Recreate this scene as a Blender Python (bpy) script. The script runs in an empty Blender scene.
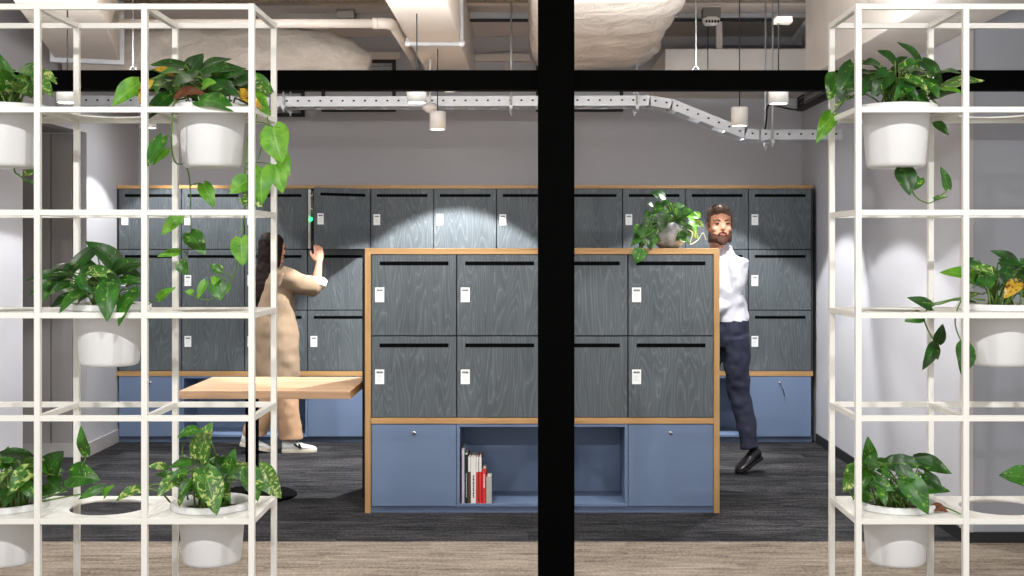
import bpy, bmesh, math, random
from mathutils import Vector, Matrix
R = math.radians
PI = math.pi
scene = bpy.context.scene
COL = scene.collection
rnd = random.Random(7)

# ------------------------------------------------------------------ camera
F = 1211.0
VX, VY, CH = 528.0, 246.0, 1.53
cam_d = bpy.data.cameras.new('camera')
cam = bpy.data.objects.new('camera', cam_d); COL.objects.link(cam)
cam.location = (0, 0, CH); cam.rotation_euler = (R(90), 0, 0)
cam_d.sensor_width = 36.0; cam_d.lens = 36.0 * F / 1024
cam_d.shift_x = -(VX - 512) / 1024; cam_d.shift_y = -(288 - VY) / 1024
cam_d.clip_start = 0.05
scene.camera = cam
scene.view_settings.view_transform = 'Standard'
scene.view_settings.look = 'None'
scene.view_settings.exposure = 0.0
scene.view_settings.gamma = 1.0
scene.view_settings.use_curve_mapping = False

def P(px, py, D):
    """point of the room seen at a photo pixel, D metres in front of the camera"""
    return Vector(((px - VX) * D / F, D, CH - (py - VY) * D / F))

# ------------------------------------------------------------------ materials
def lin(c):
    return tuple(((v/255)/12.92 if v/255 <= .04045 else (((v/255)+.055)/1.055)**2.4) for v in c) + (1.0,)

class NT:
    def __init__(s, name):
        s.m = bpy.data.materials.new(name); s.m.use_nodes = True
        s.t = s.m.node_tree; s.n = s.t.nodes; s.b = s.n['Principled BSDF']; s.out = s.n['Material Output']
    def new(s, typ, **kw):
        n = s.n.new(typ)
        for k, v in kw.items(): setattr(n, k, v)
        return n
    def link(s, a, b): s.t.links.new(a, b)
    def math(s, op, a, b=None):
        n = s.new('ShaderNodeMath', operation=op)
        for i, v in enumerate((a, b)):
            if v is None: continue
            if isinstance(v, (int, float)): n.inputs[i].default_value = v
            else: s.link(v, n.inputs[i])
        return n.outputs[0]
    def coords(s, kind='Object', scale=(1, 1, 1), offset=None):
        tc = s.new('ShaderNodeTexCoord'); mp = s.new('ShaderNodeMapping')
        mp.inputs['Scale'].default_value = scale
        s.link(tc.outputs[kind], mp.inputs['Vector'])
        if offset is not None: s.link(offset, mp.inputs['Location'])
        return mp.outputs[0]
    def noise(s, vec, scale, detail=2, rough=.5, dist=0):
        n = s.new('ShaderNodeTexNoise')
        n.inputs['Scale'].default_value = scale; n.inputs['Detail'].default_value = detail
        n.inputs['Roughness'].default_value = rough; n.inputs['Distortion'].default_value = dist
        s.link(vec, n.inputs['Vector']); return n.outputs['Fac']
    def ramp(s, fac, stops):
        n = s.new('ShaderNodeValToRGB'); e = n.color_ramp.elements
        while len(e) < len(stops): e.new(.5)
        for el, (p, c) in zip(e, stops): el.position = p; el.color = c
        s.link(fac, n.inputs[0]); return n.outputs[0]
    def mix(s, fac, a, b, blend='MIX'):
        n = s.new('ShaderNodeMix', data_type='RGBA', blend_type=blend)
        for i, v in ((0, fac), (6, a), (7, b)):
            if isinstance(v, (tuple, float, int)): n.inputs[i].default_value = v
            else: s.link(v, n.inputs[i])
        return n.outputs[2]
    def bump(s, h, strength=.2, dist=.01):
        n = s.new('ShaderNodeBump'); n.inputs['Strength'].default_value = strength
        n.inputs['Distance'].default_value = dist
        s.link(h, n.inputs['Height']); s.link(n.outputs[0], s.b.inputs['Normal'])
    def base(s, c, rough=.5, metal=0, spec=.5):
        if isinstance(c, tuple): s.b.inputs['Base Color'].default_value = c
        else: s.link(c, s.b.inputs['Base Color'])
        s.b.inputs['Roughness'].default_value = rough; s.b.inputs['Metallic'].default_value = metal
        s.b.inputs['Specular IOR Level'].default_value = spec
        return s.m

def plain(name, rgb, rough=.5, metal=0, spec=.5, var=.06, vs=6):
    t = NT(name); c = lin(rgb)
    f = t.noise(t.coords(), vs, 3)
    a = tuple(v*(1-var) for v in c[:3]) + (1,); b = tuple(min(1, v*(1+var)) for v in c[:3]) + (1,)
    return t.base(t.ramp(f, [(.3, a), (.7, b)]), rough, metal, spec)

def emit(name, rgb, strength):
    t = NT(name); t.base(lin(rgb), .5)
    t.b.inputs['Emission Color'].default_value = lin(rgb); t.b.inputs['Emission Strength'].default_value = strength
    return t.m

def locker_wood(name, dark, light):
    t = NT(name)
    oi = t.new('ShaderNodeObjectInfo')
    comb = t.new('ShaderNodeCombineXYZ')
    off = t.math('MULTIPLY', oi.outputs['Random'], 37.0)
    t.link(off, comb.inputs[0]); t.link(t.math('MULTIPLY', oi.outputs['Random'], 91.0), comb.inputs[2])
    v = t.coords('Object', (7.0, 7.0, 1.0), comb.outputs[0])
    f = t.noise(v, 1.15, 1.6, .45, .2)
    rings = t.math('FRACT', t.math('MULTIPLY', f, 21.0))
    line = t.ramp(rings, [(0, (.9, .9, .9, 1)), (.14, (.2, .2, .2, 1)), (.45, (0, 0, 0, 1)), (1, (.3, .3, .3, 1))])
    v2 = t.coords('Object', (150, 150, 5), comb.outputs[0])
    fib = t.noise(v2, 1.0, 3, .6)
    v3 = t.coords('Object', (9, 9, 1.2), comb.outputs[0])
    band = t.noise(v3, 1.0, 2)
    lw = t.math('MULTIPLY', line, t.math('ADD', t.math('MULTIPLY', fib, 1.0), .0))
    fac = t.math('ADD', t.math('MULTIPLY', lw, 1.0), t.math('MULTIPLY', t.math('SUBTRACT', fib, .35), .35))
    fac = t.math('ADD', fac, t.math('MULTIPLY', t.math('SUBTRACT', band, .5), .3))
    c = t.ramp(fac, [(0, lin(dark)), (.85, lin(light))])
    t.bump(fac, .12, .002)
    return t.base(c, .5, 0, .35)

def oak(name, a, b, axis=0, rough=.45):
    t = NT(name); sc = [26, 26, 26]; sc[axis] = 1.0
    f = t.noise(t.coords('Object', tuple(sc)), 1.3, 4, .6, .3)
    return t.base(t.ramp(f, [(.3, lin(a)), (.7, lin(b))]), rough, 0, .4)

def carpet(name, a, b, c3, ys=1.0):
    t = NT(name)
    tc = t.coords('Object')
    # tiles laid as planks: each plank gets its own offset so that the streaks break at the seams
    br = t.new('ShaderNodeTexBrick'); t.link(tc, br.inputs['Vector'])
    br.inputs['Scale'].default_value = 1; br.inputs['Brick Width'].default_value = 1.0; br.inputs['Row Height'].default_value = .25
    br.inputs['Mortar Size'].default_value = 0; br.inputs['Color1'].default_value = (0, 0, 0, 1); br.inputs['Color2'].default_value = (1, 1, 1, 1)
    off = t.new('ShaderNodeVectorMath', operation='SCALE'); off.inputs['Scale'].default_value = 7.3
    t.link(br.outputs['Color'], off.inputs[0])
    add = t.new('ShaderNodeVectorMath', operation='ADD'); t.link(tc, add.inputs[0]); t.link(off.outputs[0], add.inputs[1])
    mp = t.new('ShaderNodeMapping'); mp.inputs['Scale'].default_value = (2.4, 19*ys, 1); t.link(add.outputs[0], mp.inputs['Vector'])
    f = t.noise(mp.outputs[0], 1.6, 4, .7)
    g = t.noise(t.coords('Object', (70, 26, 1)), 1.0, 3, .7)
    mp2 = t.new('ShaderNodeMapping'); mp2.inputs['Scale'].default_value = (1.4, 4, 1); t.link(add.outputs[0], mp2.inputs['Vector'])
    big = t.noise(mp2.outputs[0], 1.0, 1)
    fac = t.math('ADD', t.math('MULTIPLY', f, .62), t.math('MULTIPLY', g, .38))
    fac = t.math('ADD', fac, t.math('MULTIPLY', t.math('SUBTRACT', big, .5), .25))
    c = t.ramp(fac, [(.34, lin(a)), (.47, lin(b)), (.66, lin(c3))])
    t.bump(g, .5, .004)
    return t.base(c, .95, 0, .1)

def leafmat(name, a, b, vein, light, amount, trans=.25, rough=.32):
    t = NT(name)
    f = t.noise(t.coords('Object', (22, 22, 22)), 1.0, 2, .5)
    c = t.ramp(f, [(.35, lin(a)), (.65, lin(b))])
    v = t.noise(t.coords('Object', (48, 48, 48)), 1.0, 3, .65, 1.2)
    vm = t.ramp(v, [(1-amount-.04, (0, 0, 0, 1)), (1-amount+.03, (1, 1, 1, 1))])
    c = t.mix(vm, c, lin(light))
    uv = t.new('ShaderNodeUVMap'); sp = t.new('ShaderNodeSeparateXYZ'); t.link(uv.outputs[0], sp.inputs[0])
    d = t.math('ABSOLUTE', t.math('SUBTRACT', sp.outputs[0], .5))
    rib = t.ramp(d, [(.0, (1, 1, 1, 1)), (.035, (0, 0, 0, 1))])
    c = t.mix(t.math('MULTIPLY', rib, .55), c, lin(vein))
    t.base(c, rough, 0, .5)
    tr = t.new('ShaderNodeBsdfTranslucent'); t.link(t.mix(.5, c, lin(light)), tr.inputs[0])
    mx = t.new('ShaderNodeMixShader'); mx.inputs[0].default_value = trans
    t.link(t.b.outputs[0], mx.inputs[1]); t.link(tr.outputs[0], mx.inputs[2]); t.link(mx.outputs[0], t.out.inputs[0])
    return t.m

def foil(name, rgb):
    t = NT(name); f = t.noise(t.coords('Object', (3, 3, 5)), 2.2, 5, .62, .6)
    c = t.ramp(f, [(.3, lin(tuple(int(v*.88) for v in rgb))), (.7, lin(rgb))])
    t.bump(f, .5, .05)
    return t.base(c, .5, 0, .4)

M = {}
M['locker'] = locker_wood('dark_stained_ash', (73, 80, 85), (119, 126, 130))
M['oak'] = oak('oak_edge', (158, 122, 78), (184, 147, 100))
M['oakv'] = oak('oak_edge_upright', (158, 122, 78), (184, 147, 100), 2)
M['table'] = oak('table_oak', (156, 124, 96), (186, 154, 124))
M['blue'] = plain('blue_laminate', (103, 121, 150), .42, 0, .4, .02)
M['bluedark'] = plain('blue_laminate_plinth', (90, 106, 134), .5)
M['black'] = plain('black_laminate', (22, 23, 25), .6)
M['slot'] = plain('black_slot', (6, 7, 8), .9, 0, .05)
M['gap'] = plain('carcass_board', (36, 40, 44), .7)
M['inner'] = plain('white_carcass_edge', (205, 203, 198), .5)
M['steelblack'] = plain('black_steel', (3, 3, 3), .7, 0, .03)
M['white'] = plain('white_powder_coat', (236, 234, 228), .4, 0, .4, .01)
M['pot'] = plain('white_plastic', (228, 228, 229), .42, 0, .5, .01)
M['soil'] = plain('soil', (46, 32, 22), .95, 0, .2, .5, 60)
M['card'] = plain('white_card', (238, 240, 240), .4, 0, .4, .01)
M['ink'] = plain('ink', (40, 44, 50), .6)
M['cardgrey'] = plain('card_print', (188, 194, 198), .6)
M['chrome'] = plain('chrome', (205, 205, 205), .2, 1.0)
M['wall'] = plain('wall_paint_grey', (182, 183, 189), .75, 0, .25, .02, 2)
M['walldark'] = plain('recess_panel_grey', (150, 147, 146), .6, 0, .3, .02, 2)  # darker than the wall paint: the recess shade is put into the colour
M['wallcool'] = plain('wall_panel_cool_grey', (152, 155, 164), .4, 0, .35, .015, 2)
M['skirt'] = plain('skirting_grey', (170, 167, 166), .5)
M['ceil'] = plain('ceiling_slab', (222, 213, 205), .9, 0, .2, .06, 3)
M['concrete'] = plain('concrete_beam', (150, 143, 130), .95, 0, .2, .35, 40)
M['duct'] = plain('duct_painted', (206, 198, 190), .55, 0, .4, .04, 5)
M['ductlight'] = plain('duct_wrap_white', (214, 209, 204), .6, 0, .3, .05, 5)
M['foil'] = foil('duct_insulation_wrap', (212, 204, 196))
M['galv'] = plain('galvanised_steel', (190, 194, 200), .38, .35, .5, .06, 14)
M['galvdark'] = plain('dark_conduit', (120, 116, 112), .5, .2)
M['pipe'] = plain('pipe_grey_white', (205, 198, 192), .45)
M['grilleblack'] = plain('grille_frame_black', (24, 24, 25), .6)
M['lampwhite'] = plain('lamp_white', (214, 213, 211), .45, 0, .4, .01)
M['lampglow'] = emit('lamp_lens', (255, 252, 246), 14)
M['green_led'] = emit('green_led', (30, 255, 110), 9)
M['carpetdark'] = carpet('carpet_charcoal', (18, 18, 19), (38, 38, 40), (72, 71, 73))
M['carpetbeige'] = carpet('carpet_beige', (82, 73, 65), (114, 104, 93), (146, 136, 124))
M['stem'] = plain('stem_green', (96, 128, 52), .5, 0, .4, .15, 30)
M['vinestem'] = plain('vine_stem', (84, 122, 44), .5, 0, .4, .2, 30)
M['stone'] = plain('grey_mottled_stone', (150, 150, 152), .5, 0, .4, .45, 22)
LEAF = [leafmat('leaf_dark', (10, 50, 8), (26, 82, 18), (84, 130, 62), (120, 160, 60), .34, .2, .36),
        leafmat('leaf_mid', (22, 78, 14), (48, 116, 28), (120, 164, 84), (146, 184, 76), .37, .22, .36),
        leafmat('leaf_lime', (84, 150, 30), (128, 188, 58), (180, 210, 124), (64, 128, 30), .36, .38, .4),
        leafmat('leaf_variegated', (28, 88, 20), (56, 124, 34), (160, 190, 104), (190, 206, 120), .43, .25, .36),
        leafmat('leaf_yellow', (190, 150, 34), (214, 176, 60), (160, 110, 36), (100, 58, 22), .42),
        leafmat('leaf_brown', (84, 44, 24), (120, 70, 40), (140, 88, 54), (66, 36, 20), .4, .1, .7)]
M['skin'] = plain('skin', (208, 150, 122), .5, 0, .4, .05, 20)
M['hairdark'] = plain('hair_dark_brown', (30, 20, 17), .7, 0, .2, .3, 40)
M['hairbrown'] = plain('hair_brown', (84, 62, 48), .5, 0, .5, .35, 50)
M['beard'] = plain('beard_brown', (70, 48, 38), .8, 0, .2, .3, 80)
M['coat'] = plain('beige_coat', (146, 126, 105), .85, 0, .2, .06, 12)
M['cuff'] = plain('coat_lining_pale', (226, 216, 202), .8)
M['trouser'] = plain('beige_trousers', (180, 146, 116), .85, 0, .2, .08, 12)
M['navy'] = plain('navy_trousers', (50, 53, 70), .85, 0, .2, .12, 14)
M['shirt'] = plain('white_shirt', (208, 209, 219), .75, 0, .25, .03, 12)
M['sneaker'] = plain('white_sneaker', (214, 216, 214), .5)
M['sole'] = plain('sneaker_sole', (202, 194, 178), .7)
M['shoeblack'] = plain('black_leather', (26, 24, 25), .35)
M['eye'] = plain('eye_dark', (36, 28, 26), .25)
M['lip'] = plain('lip', (166, 96, 84), .5)

# ------------------------------------------------------------------ mesh builder
class MB:
    def __init__(s): s.bm = bmesh.new(); s.uv = s.bm.loops.layers.uv.new('UVMap')
    def _mark(s, fs, m, smooth):
        for f in fs: f.material_index = m; f.smooth = smooth
    def box(s, x0, x1, y0, y1, z0, z1, m=0, rot=None):
        c = Vector(((x0+x1)/2, (y0+y1)/2, (z0+z1)/2))
        mat = Matrix.Translation(c) @ (rot.to_4x4() if rot else Matrix.Identity(4)) @ Matrix.Diagonal((x1-x0, y1-y0, z1-z0, 1))
        r = bmesh.ops.create_cube(s.bm, size=1, matrix=mat)
        s._mark({f for v in r['verts'] for f in v.link_faces}, m, False)
    def bar(s, a, b, w, h=None, m=0, up=Vector((0, 0, 1))):
        a, b = Vector(a), Vector(b); d = (b-a); L = d.length; d.normalize()
        if abs(d.dot(up)) > .99: up = Vector((0, 1, 0))
        x = d.cross(up).normalized(); z = x.cross(d)
        mat = Matrix((x, d, z)).transposed().to_4x4(); mat.translation = (a+b)/2
        mat = mat @ Matrix.Diagonal((w, L, h or w, 1))
        r = bmesh.ops.create_cube(s.bm, size=1, matrix=mat)
        s._mark({f for v in r['verts'] for f in v.link_faces}, m, False)
    def rings(s, rings, m=0, smooth=True, caps=True, close=True):
        vs = [[s.bm.verts.new(p) for p in ring] for ring in rings]; fs = []
        n = len(vs[0])
        for a, b in zip(vs, vs[1:]):
            for i in range(n if close else n-1):
                j = (i+1) % n
                fs.append(s.bm.faces.new((a[i], a[j], b[j], b[i])))
        if caps and close:
            fs.append(s.bm.faces.new(vs[0][::-1])); fs.append(s.bm.faces.new(vs[-1]))
        s._mark(fs, m, smooth)
    def tube(s, pts, r, n=8, m=0, caps=True, flat=1.0):
        pts = [Vector(p) for p in pts]; rr = r if isinstance(r, (list, tuple)) else [r]*len(pts)
        rings = []; ref = None
        for i, p in enumerate(pts):
            d = (pts[min(i+1, len(pts)-1)] - pts[max(i-1, 0)]).normalized()
            if ref is None:
                ref = Vector((0, 0, 1)) if abs(d.z) < .9 else Vector((1, 0, 0))
            x = d.cross(ref).normalized(); y = x.cross(d).normalized(); ref = y
            rings.append([p + (x*math.cos(a)*flat + y*math.sin(a))*rr[i] for a in (2*PI*k/n for k in range(n))])
        s.rings(rings, m, True, caps)
    def lathe(s, prof, c, n=32, m=0, smooth=True, caps=False):
        c = Vector(c)
        s.rings([[c + Vector((r*math.cos(2*PI*k/n), r*math.sin(2*PI*k/n), z)) for k in range(n)] for r, z in prof], m, smooth, caps)
    def ellipsoid(s, c, r, m=0, rot=None, u=16, v=10):
        mat = Matrix.Translation(Vector(c)) @ (rot.to_4x4() if rot else Matrix.Identity(4)) @ Matrix.Diagonal((r[0], r[1], r[2], 1))
        q = bmesh.ops.create_uvsphere(s.bm, u_segments=u, v_segments=v, radius=1, matrix=mat)
        s._mark({f for w in q['verts'] for f in w.link_faces}, m, True)
    def poly(s, pts, m=0):
        f = s.bm.faces.new([s.bm.verts.new(p) for p in pts]); s._mark([f], m, False); return f
    def leaf(s, B, T, w=.6, m=0, nh=(0, -.75, .65), bend=.1, fold=.22, roll=0.0):
        B, T = Vector(B), Vector(T); d = T-B; L = d.length; d.normalize()
        n = Vector(nh); n = n - d*n.dot(d)
        if n.length < 1e-3: n = d.orthogonal()
        n.normalize(); n = Matrix.Rotation(roll, 3, d) @ n; x = d.cross(n)
        N = 9; grid = []
        for i in range(N+1):
            t = i/N; hw = .5*w*L*max(0.0, math.sin(PI*(.03+.97*t)**.62))**.82 if i < N else 0.0005
            row = []
            for u in (-1, -.55, 0, .55, 1):
                p = B + d*(t*L - .10*L*abs(u)**1.5*(1-t)**4) + x*(u*hw) + n*(abs(u)*hw*fold + bend*L*(4*t*(1-t)*.6 - t*t*.5) + .02*L*math.sin(9*t+u*3)*abs(u))
                row.append((s.bm.verts.new(p), (u*.5+.5, t)))
            grid.append(row)
        for a, b in zip(grid, grid[1:]):
            for i in range(4):
                q = (a[i], a[i+1], b[i+1], b[i])
                f = s.bm.faces.new([k[0] for k in q]); f.material_index = m; f.smooth = True
                for lp, k in zip(f.loops, q): lp[s.uv].uv = k[1]
    def build(s, name, mats, parent=None, loc=None, bevel=0, bseg=2, mods=()):
        if not isinstance(mats, (list, tuple)): mats = [mats]
        base = Vector(loc) if loc is not None else (wloc(parent) if parent else Vector((0, 0, 0)))
        bmesh.ops.translate(s.bm, verts=s.bm.verts, vec=-base)
        bmesh.ops.recalc_face_normals(s.bm, faces=s.bm.faces)
        me = bpy.data.meshes.new(name); s.bm.to_mesh(me); s.bm.free()
        for m in mats: me.materials.append(m)
        o = bpy.data.objects.new(name, me); COL.objects.link(o)
        if parent: o.parent = parent; o.location = base - wloc(parent)
        else: o.location = base
        if bevel:
            b = o.modifiers.new('bevel', 'BEVEL'); b.width = bevel; b.segments = bseg; b.limit_method = 'ANGLE'
        for typ, kw in mods:
            md = o.modifiers.new(typ.lower(), typ)
            for k, v in kw.items(): setattr(md, k, v)
        return o

def wloc(o):
    v = Vector((0, 0, 0))
    while o: v += o.location; o = o.parent
    return v

def tag(o, label=None, cat=None, group=None, kind=None):
    if label: o['label'] = label
    if cat: o['category'] = cat
    if group: o['group'] = group
    if kind: o['kind'] = kind
    return o
def thing(name, label, cat, loc, group=None):
    o = bpy.data.objects.new(name, None); COL.objects.link(o); o.location = loc; o.empty_display_size = .1
    return tag(o, label, cat, group)
def struct(o): o['kind'] = 'structure'; return o
def cpy(o, parent, loc):
    c = o.copy(); COL.objects.link(c); c.parent = parent; c.location = loc
    return c
def one(name, mats, fn, bevel=0):
    m = MB(); fn(m); return m.build(name, mats, bevel=bevel)

# ------------------------------------------------------------------ room shell
WL, WR, WB, FRONT = -3.2, 2.25, 9.95, 6.27
CEIL = 3.25
def fl(m): m.box(-7, 7, FRONT, WB+.1, -.1, 0)
struct(one('floor', M['carpetdark'], fl))
def fl2(m): m.box(-7, 7, -1.5, FRONT, -.1, 0)
struct(one('floor', M['carpetbeige'], fl2))
struct(one('ceiling', M['ceil'], lambda m: m.box(-7, 7, -1.5, WB+.1, CEIL, CEIL+.1)))
struct(one('wall_back', M['wall'], lambda m: m.box(WL-1.4, WR+.1, WB, WB+.1, 0, CEIL)))
# left wall with a panelled recess
RX, RY0, RY1, RZ = -4.4, 7.67, 8.78, 2.35
def wl(m):
    m.box(WL-.1, WL, RY1, WB, 0, CEIL); m.box(WL-.1, WL, RY0, RY1, RZ, CEIL); m.box(WL-.1, WL, 3.2, RY0, 0, CEIL)
struct(one('wall_left', M['wall'], wl))
def wlr(m):
    m.box(RX-.1, RX, RY0-.1, RY1+.1, 0, RZ); m.box(RX-.1, WL-.1, RY0-.1, RY0, 0, RZ)
    m.box(RX, WL-.1, RY0, RY1, RZ, RZ+.1)
    # panelled face with shadow-gap joints
    xs = [RX, -3.92, -3.46, WL-.1]
    for a, b in zip(xs, xs[1:]): m.box(a+.004, b-.004, RY1, RY1+.1, .1, RZ-.004)
struct(one('wall_left', M['walldark'], wlr, .002))
def bl(m):
    m.box(RX, WL, RY1-.012, RY1, 0, .1); m.box(WL, WL+.012, RY1-.012, WB-.47, 0, .1)
struct(one('baseboard_left', M['skirt'], bl, .002))
struct(one('wall_right', M['wall'], lambda m: m.box(WR, WR+.02, FRONT-.02, WB, 0, CEIL)))
struct(one('wall_front', M['wallcool'], lambda m: m.box(WR+.02, 6, FRONT-.02, FRONT+.1, 0, CEIL)))
def brt(m): m.box(WR-.012, WR, FRONT-.02, WB-.53, 0, .07)
struct(one('baseboard_right', M['black'], brt))
struct(one('baseboard_front', M['black'], lambda m: m.box(WR-.012, 6, FRONT-.032, FRONT-.02, 0, .055)))
struct(one('trim_1', M['skirt'], lambda m: m.box(WR-.012, WR+.045, FRONT-.03, FRONT+.012, .055, CEIL)))
struct(one('trim_2', M['concrete'], lambda m: m.box(-4.4, 6, 7.2, 8.12, 3.16, CEIL)))
def deck(m):
    for k in range(3): m.box(-3.2, 2.25, 8.2+k*.13, 8.26+k*.13, CEIL-.02-.01*k, CEIL)
struct(one('trim_3', M['ceil'], deck))

# ------------------------------------------------------------------ black steel portal frame
t = thing('portal_frame', 'black steel frame with one wide upright and a long crossbar', 'frame', (.116, 5.4, 0))
m = MB(); xl, xr = (538-VX)*5.4/F, (574.5-VX)*5.4/F
m.box(xl, xr, 5.4, 5.5, 0, CEIL); m.build('post', M['steelblack'], t, bevel=.003)
m = MB(); zb, zt = CH+(VY-89.5)*5.45/F, CH+(VY-70)*5.45/F; zt_bar = zt
m.box(-4.2, 4.2, 5.45, 5.53, zb, zt); m.build('crossbar', M['steelblack'], t, bevel=.003)

# ------------------------------------------------------------------ lockers
def door_meshes(w, h, tag_px, card_dz):
    """proto meshes around the door's lower-left front corner"""
    g = .0035; th = .018
    d = MB(); d.box(g, w-g, 0, th, g, h-g)
    do = d.build('locker_door', M['locker'], bevel=.0015)
    sl = MB(); s0, s1 = w*.10, w*.905; zs = h*.862
    sl.box(s0, s1, -.0012, .004, zs, zs+.022)
    so = sl.build('letter_slot', M['slot'])
    c = MB(); cx = .0235; cw, chh = .052, .084; cz = h*card_dz
    c.box(cx, cx+cw, -.003, .001, cz, cz+chh, 0)
    yy = (-.0036, -.0028)
    px = cx+.009
    for k, ww in enumerate((.006, .006, .003, .007, .005)):
        c.box(px, px+ww, yy[0], yy[1], cz+.062, cz+.073, 1); px += ww+.0018
    for k in range(3): c.box(cx+.012, cx+cw-.014-.006*(k % 2), yy[0], yy[1], cz+.045-.012*k, cz+.0475-.012*k, 2)
    co = c.build('name_card', [M['card'], M['ink'], M['cardgrey']])
    return do, so, co
def place_door(proto, root, loc, first):
    do, so, co = proto
    if first:
        d, s, c = do, so, co
        for o in proto: pass
        d.parent = root; d.location = Vector(loc) - root.location
        s.parent = d; s.location = (0, 0, 0); c.parent = d; c.location = (0, 0, 0)
        return d
    d = cpy(do, root, Vector(loc) - root.location)
    cpy(so, d, (0, 0, 0)); cpy(co, d, (0, 0, 0))
    return d
def base_door(root, x0, x1, y, z0, z1, key=False):
    m = MB(); m.box(x0+.003, x1-.003, y, y+.02, z0+.003, z1-.003)
    d = m.build('cupboard_door', M['blue'], root, loc=(x0, y, z0), bevel=.0015)
    cx, cz = (x0+x1)/2, z1-.052
    m = MB()
    rg = [[Vector((cx+r*math.cos(a), yy, cz+r*math.sin(a))) for a in (2*PI*k/16 for k in range(16))] for r, yy in ((.0115, y), (.0115, y-.004), (.009, y-.006))]
    m.rings(rg, 0); m.box(cx-.0015, cx+.0015, y-.0065, y-.0055, cz-.006, cz+.006, 1)
    m.build('lock', [M['chrome'], M['slot']], d)
    if key:
        m = MB(); m.box(cx-.002, cx+.002, y-.03, y-.005, cz-.006, cz+.006); m.bar((cx, y-.03, cz-.004), (cx+.018, y-.028, cz-.045), .012, .003)
        m.bar((cx+.018, y-.028, cz-.045), (cx+.03, y-.028, cz-.1), .016, .004, 1)
        m.build('key', [M['chrome'], M['black']], d)
    return d
def niche(root, x0, x1, y, z0, z1, depth, mid=None):
    t_ = .018; m = MB()
    m.box(x0, x0+t_, y, y+depth, z0, z1); m.box(x1-t_, x1, y, y+depth, z0, z1)
    m.box(x0+t_, x1-t_, y, y+depth, z0, z0+t_); m.box(x0+t_, x1-t_, y, y+depth, z1-t_, z1)
    m.box(x0+t_, x1-t_, y+depth-.01, y+depth, z0+t_, z1-t_)
    return m.build('open_niche', M['blue'], root, bevel=.001)

# front cabinet
FD = 6.94
s_ = FD/F
def X(px, D=FD): return (px-VX)*D/F
def Z(py, D=FD): return CH-(py-VY)*D/F
cab = thing('locker_cabinet', 'freestanding oak framed locker cabinet with eight slate lockers over blue cupboards and a book niche', 'cabinet', (X(542), FD, 0))
x0, x1 = X(365), X(719.5); ix0, ix1 = X(371), X(713.6)
m = MB(); zt = Z(248.3); tk = .034; y1 = FD+.38
m.box(x0, x1, FD-.004, y1, zt-tk, zt); m.build('top_board', M['oak'], cab, bevel=.0015)
for a in (x0, x1-tk):
    m = MB(); m.box(a, a+tk, FD-.004, y1, 0, zt-tk); m.build('side_board', M['oakv'], cab, bevel=.0015)
m = MB(); zm1, zm0 = Z(418), Z(423.8); m.box(x0+tk, x1-tk, FD-.002, y1, zm0, zm1); m.build('middle_board', M['oak'], cab, bevel=.0015)
m = MB(); m.box(x0+tk, x1-tk, FD+.03, y1-.01, zm1, zt-tk); m.build('carcass', M['gap'], cab)
m = MB(); m.box(x0+tk, x1-tk, FD+.012, y1-.02, 0, .036); m.build('plinth', M['bluedark'], cab)
w = (ix1-ix0)/4; top = Z(254); h = (top-zm1)/2
pf = door_meshes(w, h, 0, .413); first = True
for r in range(2):
    for c in range(4):
        place_door(pf, cab, (ix0+c*w, FD+.002, zm1+(1-r)*h), first); first = False
zb0 = .036
base_door(cab, ix0, ix0+w, FD+.002, zb0, zm0)
base_door(cab, ix0+3*w, ix1, FD+.002, zb0, zm0)
niche(cab, ix0+w, ix0+3*w, FD+.002, zb0, zm0, .36)
# unit behind it, back to back, facing the wall lockers
RD = 7.34
rear = thing('locker_cabinet', 'black sided cabinet standing back to back behind the oak framed locker cabinet', 'cabinet', (0, RD, 0))
m = MB(); rx0 = X(362.3, RD); rx1 = .98
m.box(rx0, rx0+.03, RD, RD+.4, 0, Z(249, RD)); m.build('side_board', M['black'], rear)
m = MB(); m.box(rx1-.03, rx1, RD, RD+.4, 0, Z(249, RD)); m.build('side_board', M['black'], rear)
m = MB(); m.box(rx0+.03, rx1-.03, RD, RD+.37, 0.04, Z(249, RD)-.03); m.build('carcass', M['gap'], rear)
m = MB(); m.box(rx0+.03, rx1-.03, RD, RD+.4, Z(249, RD)-.03, Z(249, RD)); m.build('top_board', M['oak'], rear)

# wall bank
BD = 9.42
bank = thing('locker_bank', 'long wall of slate wood lockers in three rows along the back wall', 'locker', (-.48, BD, 0))
bx0, bx1 = X(117, BD), X(813, BD)
tz = Z(185.2, BD); tw = .026
m = MB(); m.box(bx0, bx1, BD-.003, WB-.005, tz-tw, tz); m.build('top_board', M['oak'], bank, bevel=.001)
mz1, mz0 = Z(371.2, BD), Z(376, BD)
m = MB(); m.box(bx0, bx1, BD-.003, WB-.005, mz0, mz1); m.build('middle_board', M['oak'], bank, bevel=.001)
m = MB(); m.box(bx0, bx1, BD+.03, WB-.01, 0, .045); m.build('plinth', M['bluedark'], bank)
bw = (bx1-.012-bx0-.012)/11; bi = bx0+.012; bh = (tz-tw-mz1)/3
OPEN = 3
m = MB()
for c in range(12): m.box(bi+c*bw-.004, bi+c*bw+.004, BD+.022, WB-.012, mz1, tz-tw)
for r in range(4):
    m.box(bx0, bx1, BD+.022, WB-.012, mz1+r*bh-.004, mz1+r*bh+.004)
m.box(bx0, bx1, WB-.02, WB-.01, mz1, tz-tw); m.box(bx0, bx0+.012, BD, BD+.022, mz1, tz-tw); m.box(bx1-.012, bx1, BD, BD+.022, mz1, tz-tw)
m.build('carcass', M['gap'], bank)
pb = door_meshes(bw, bh, 0, .40); first = True; open_door = None
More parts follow.
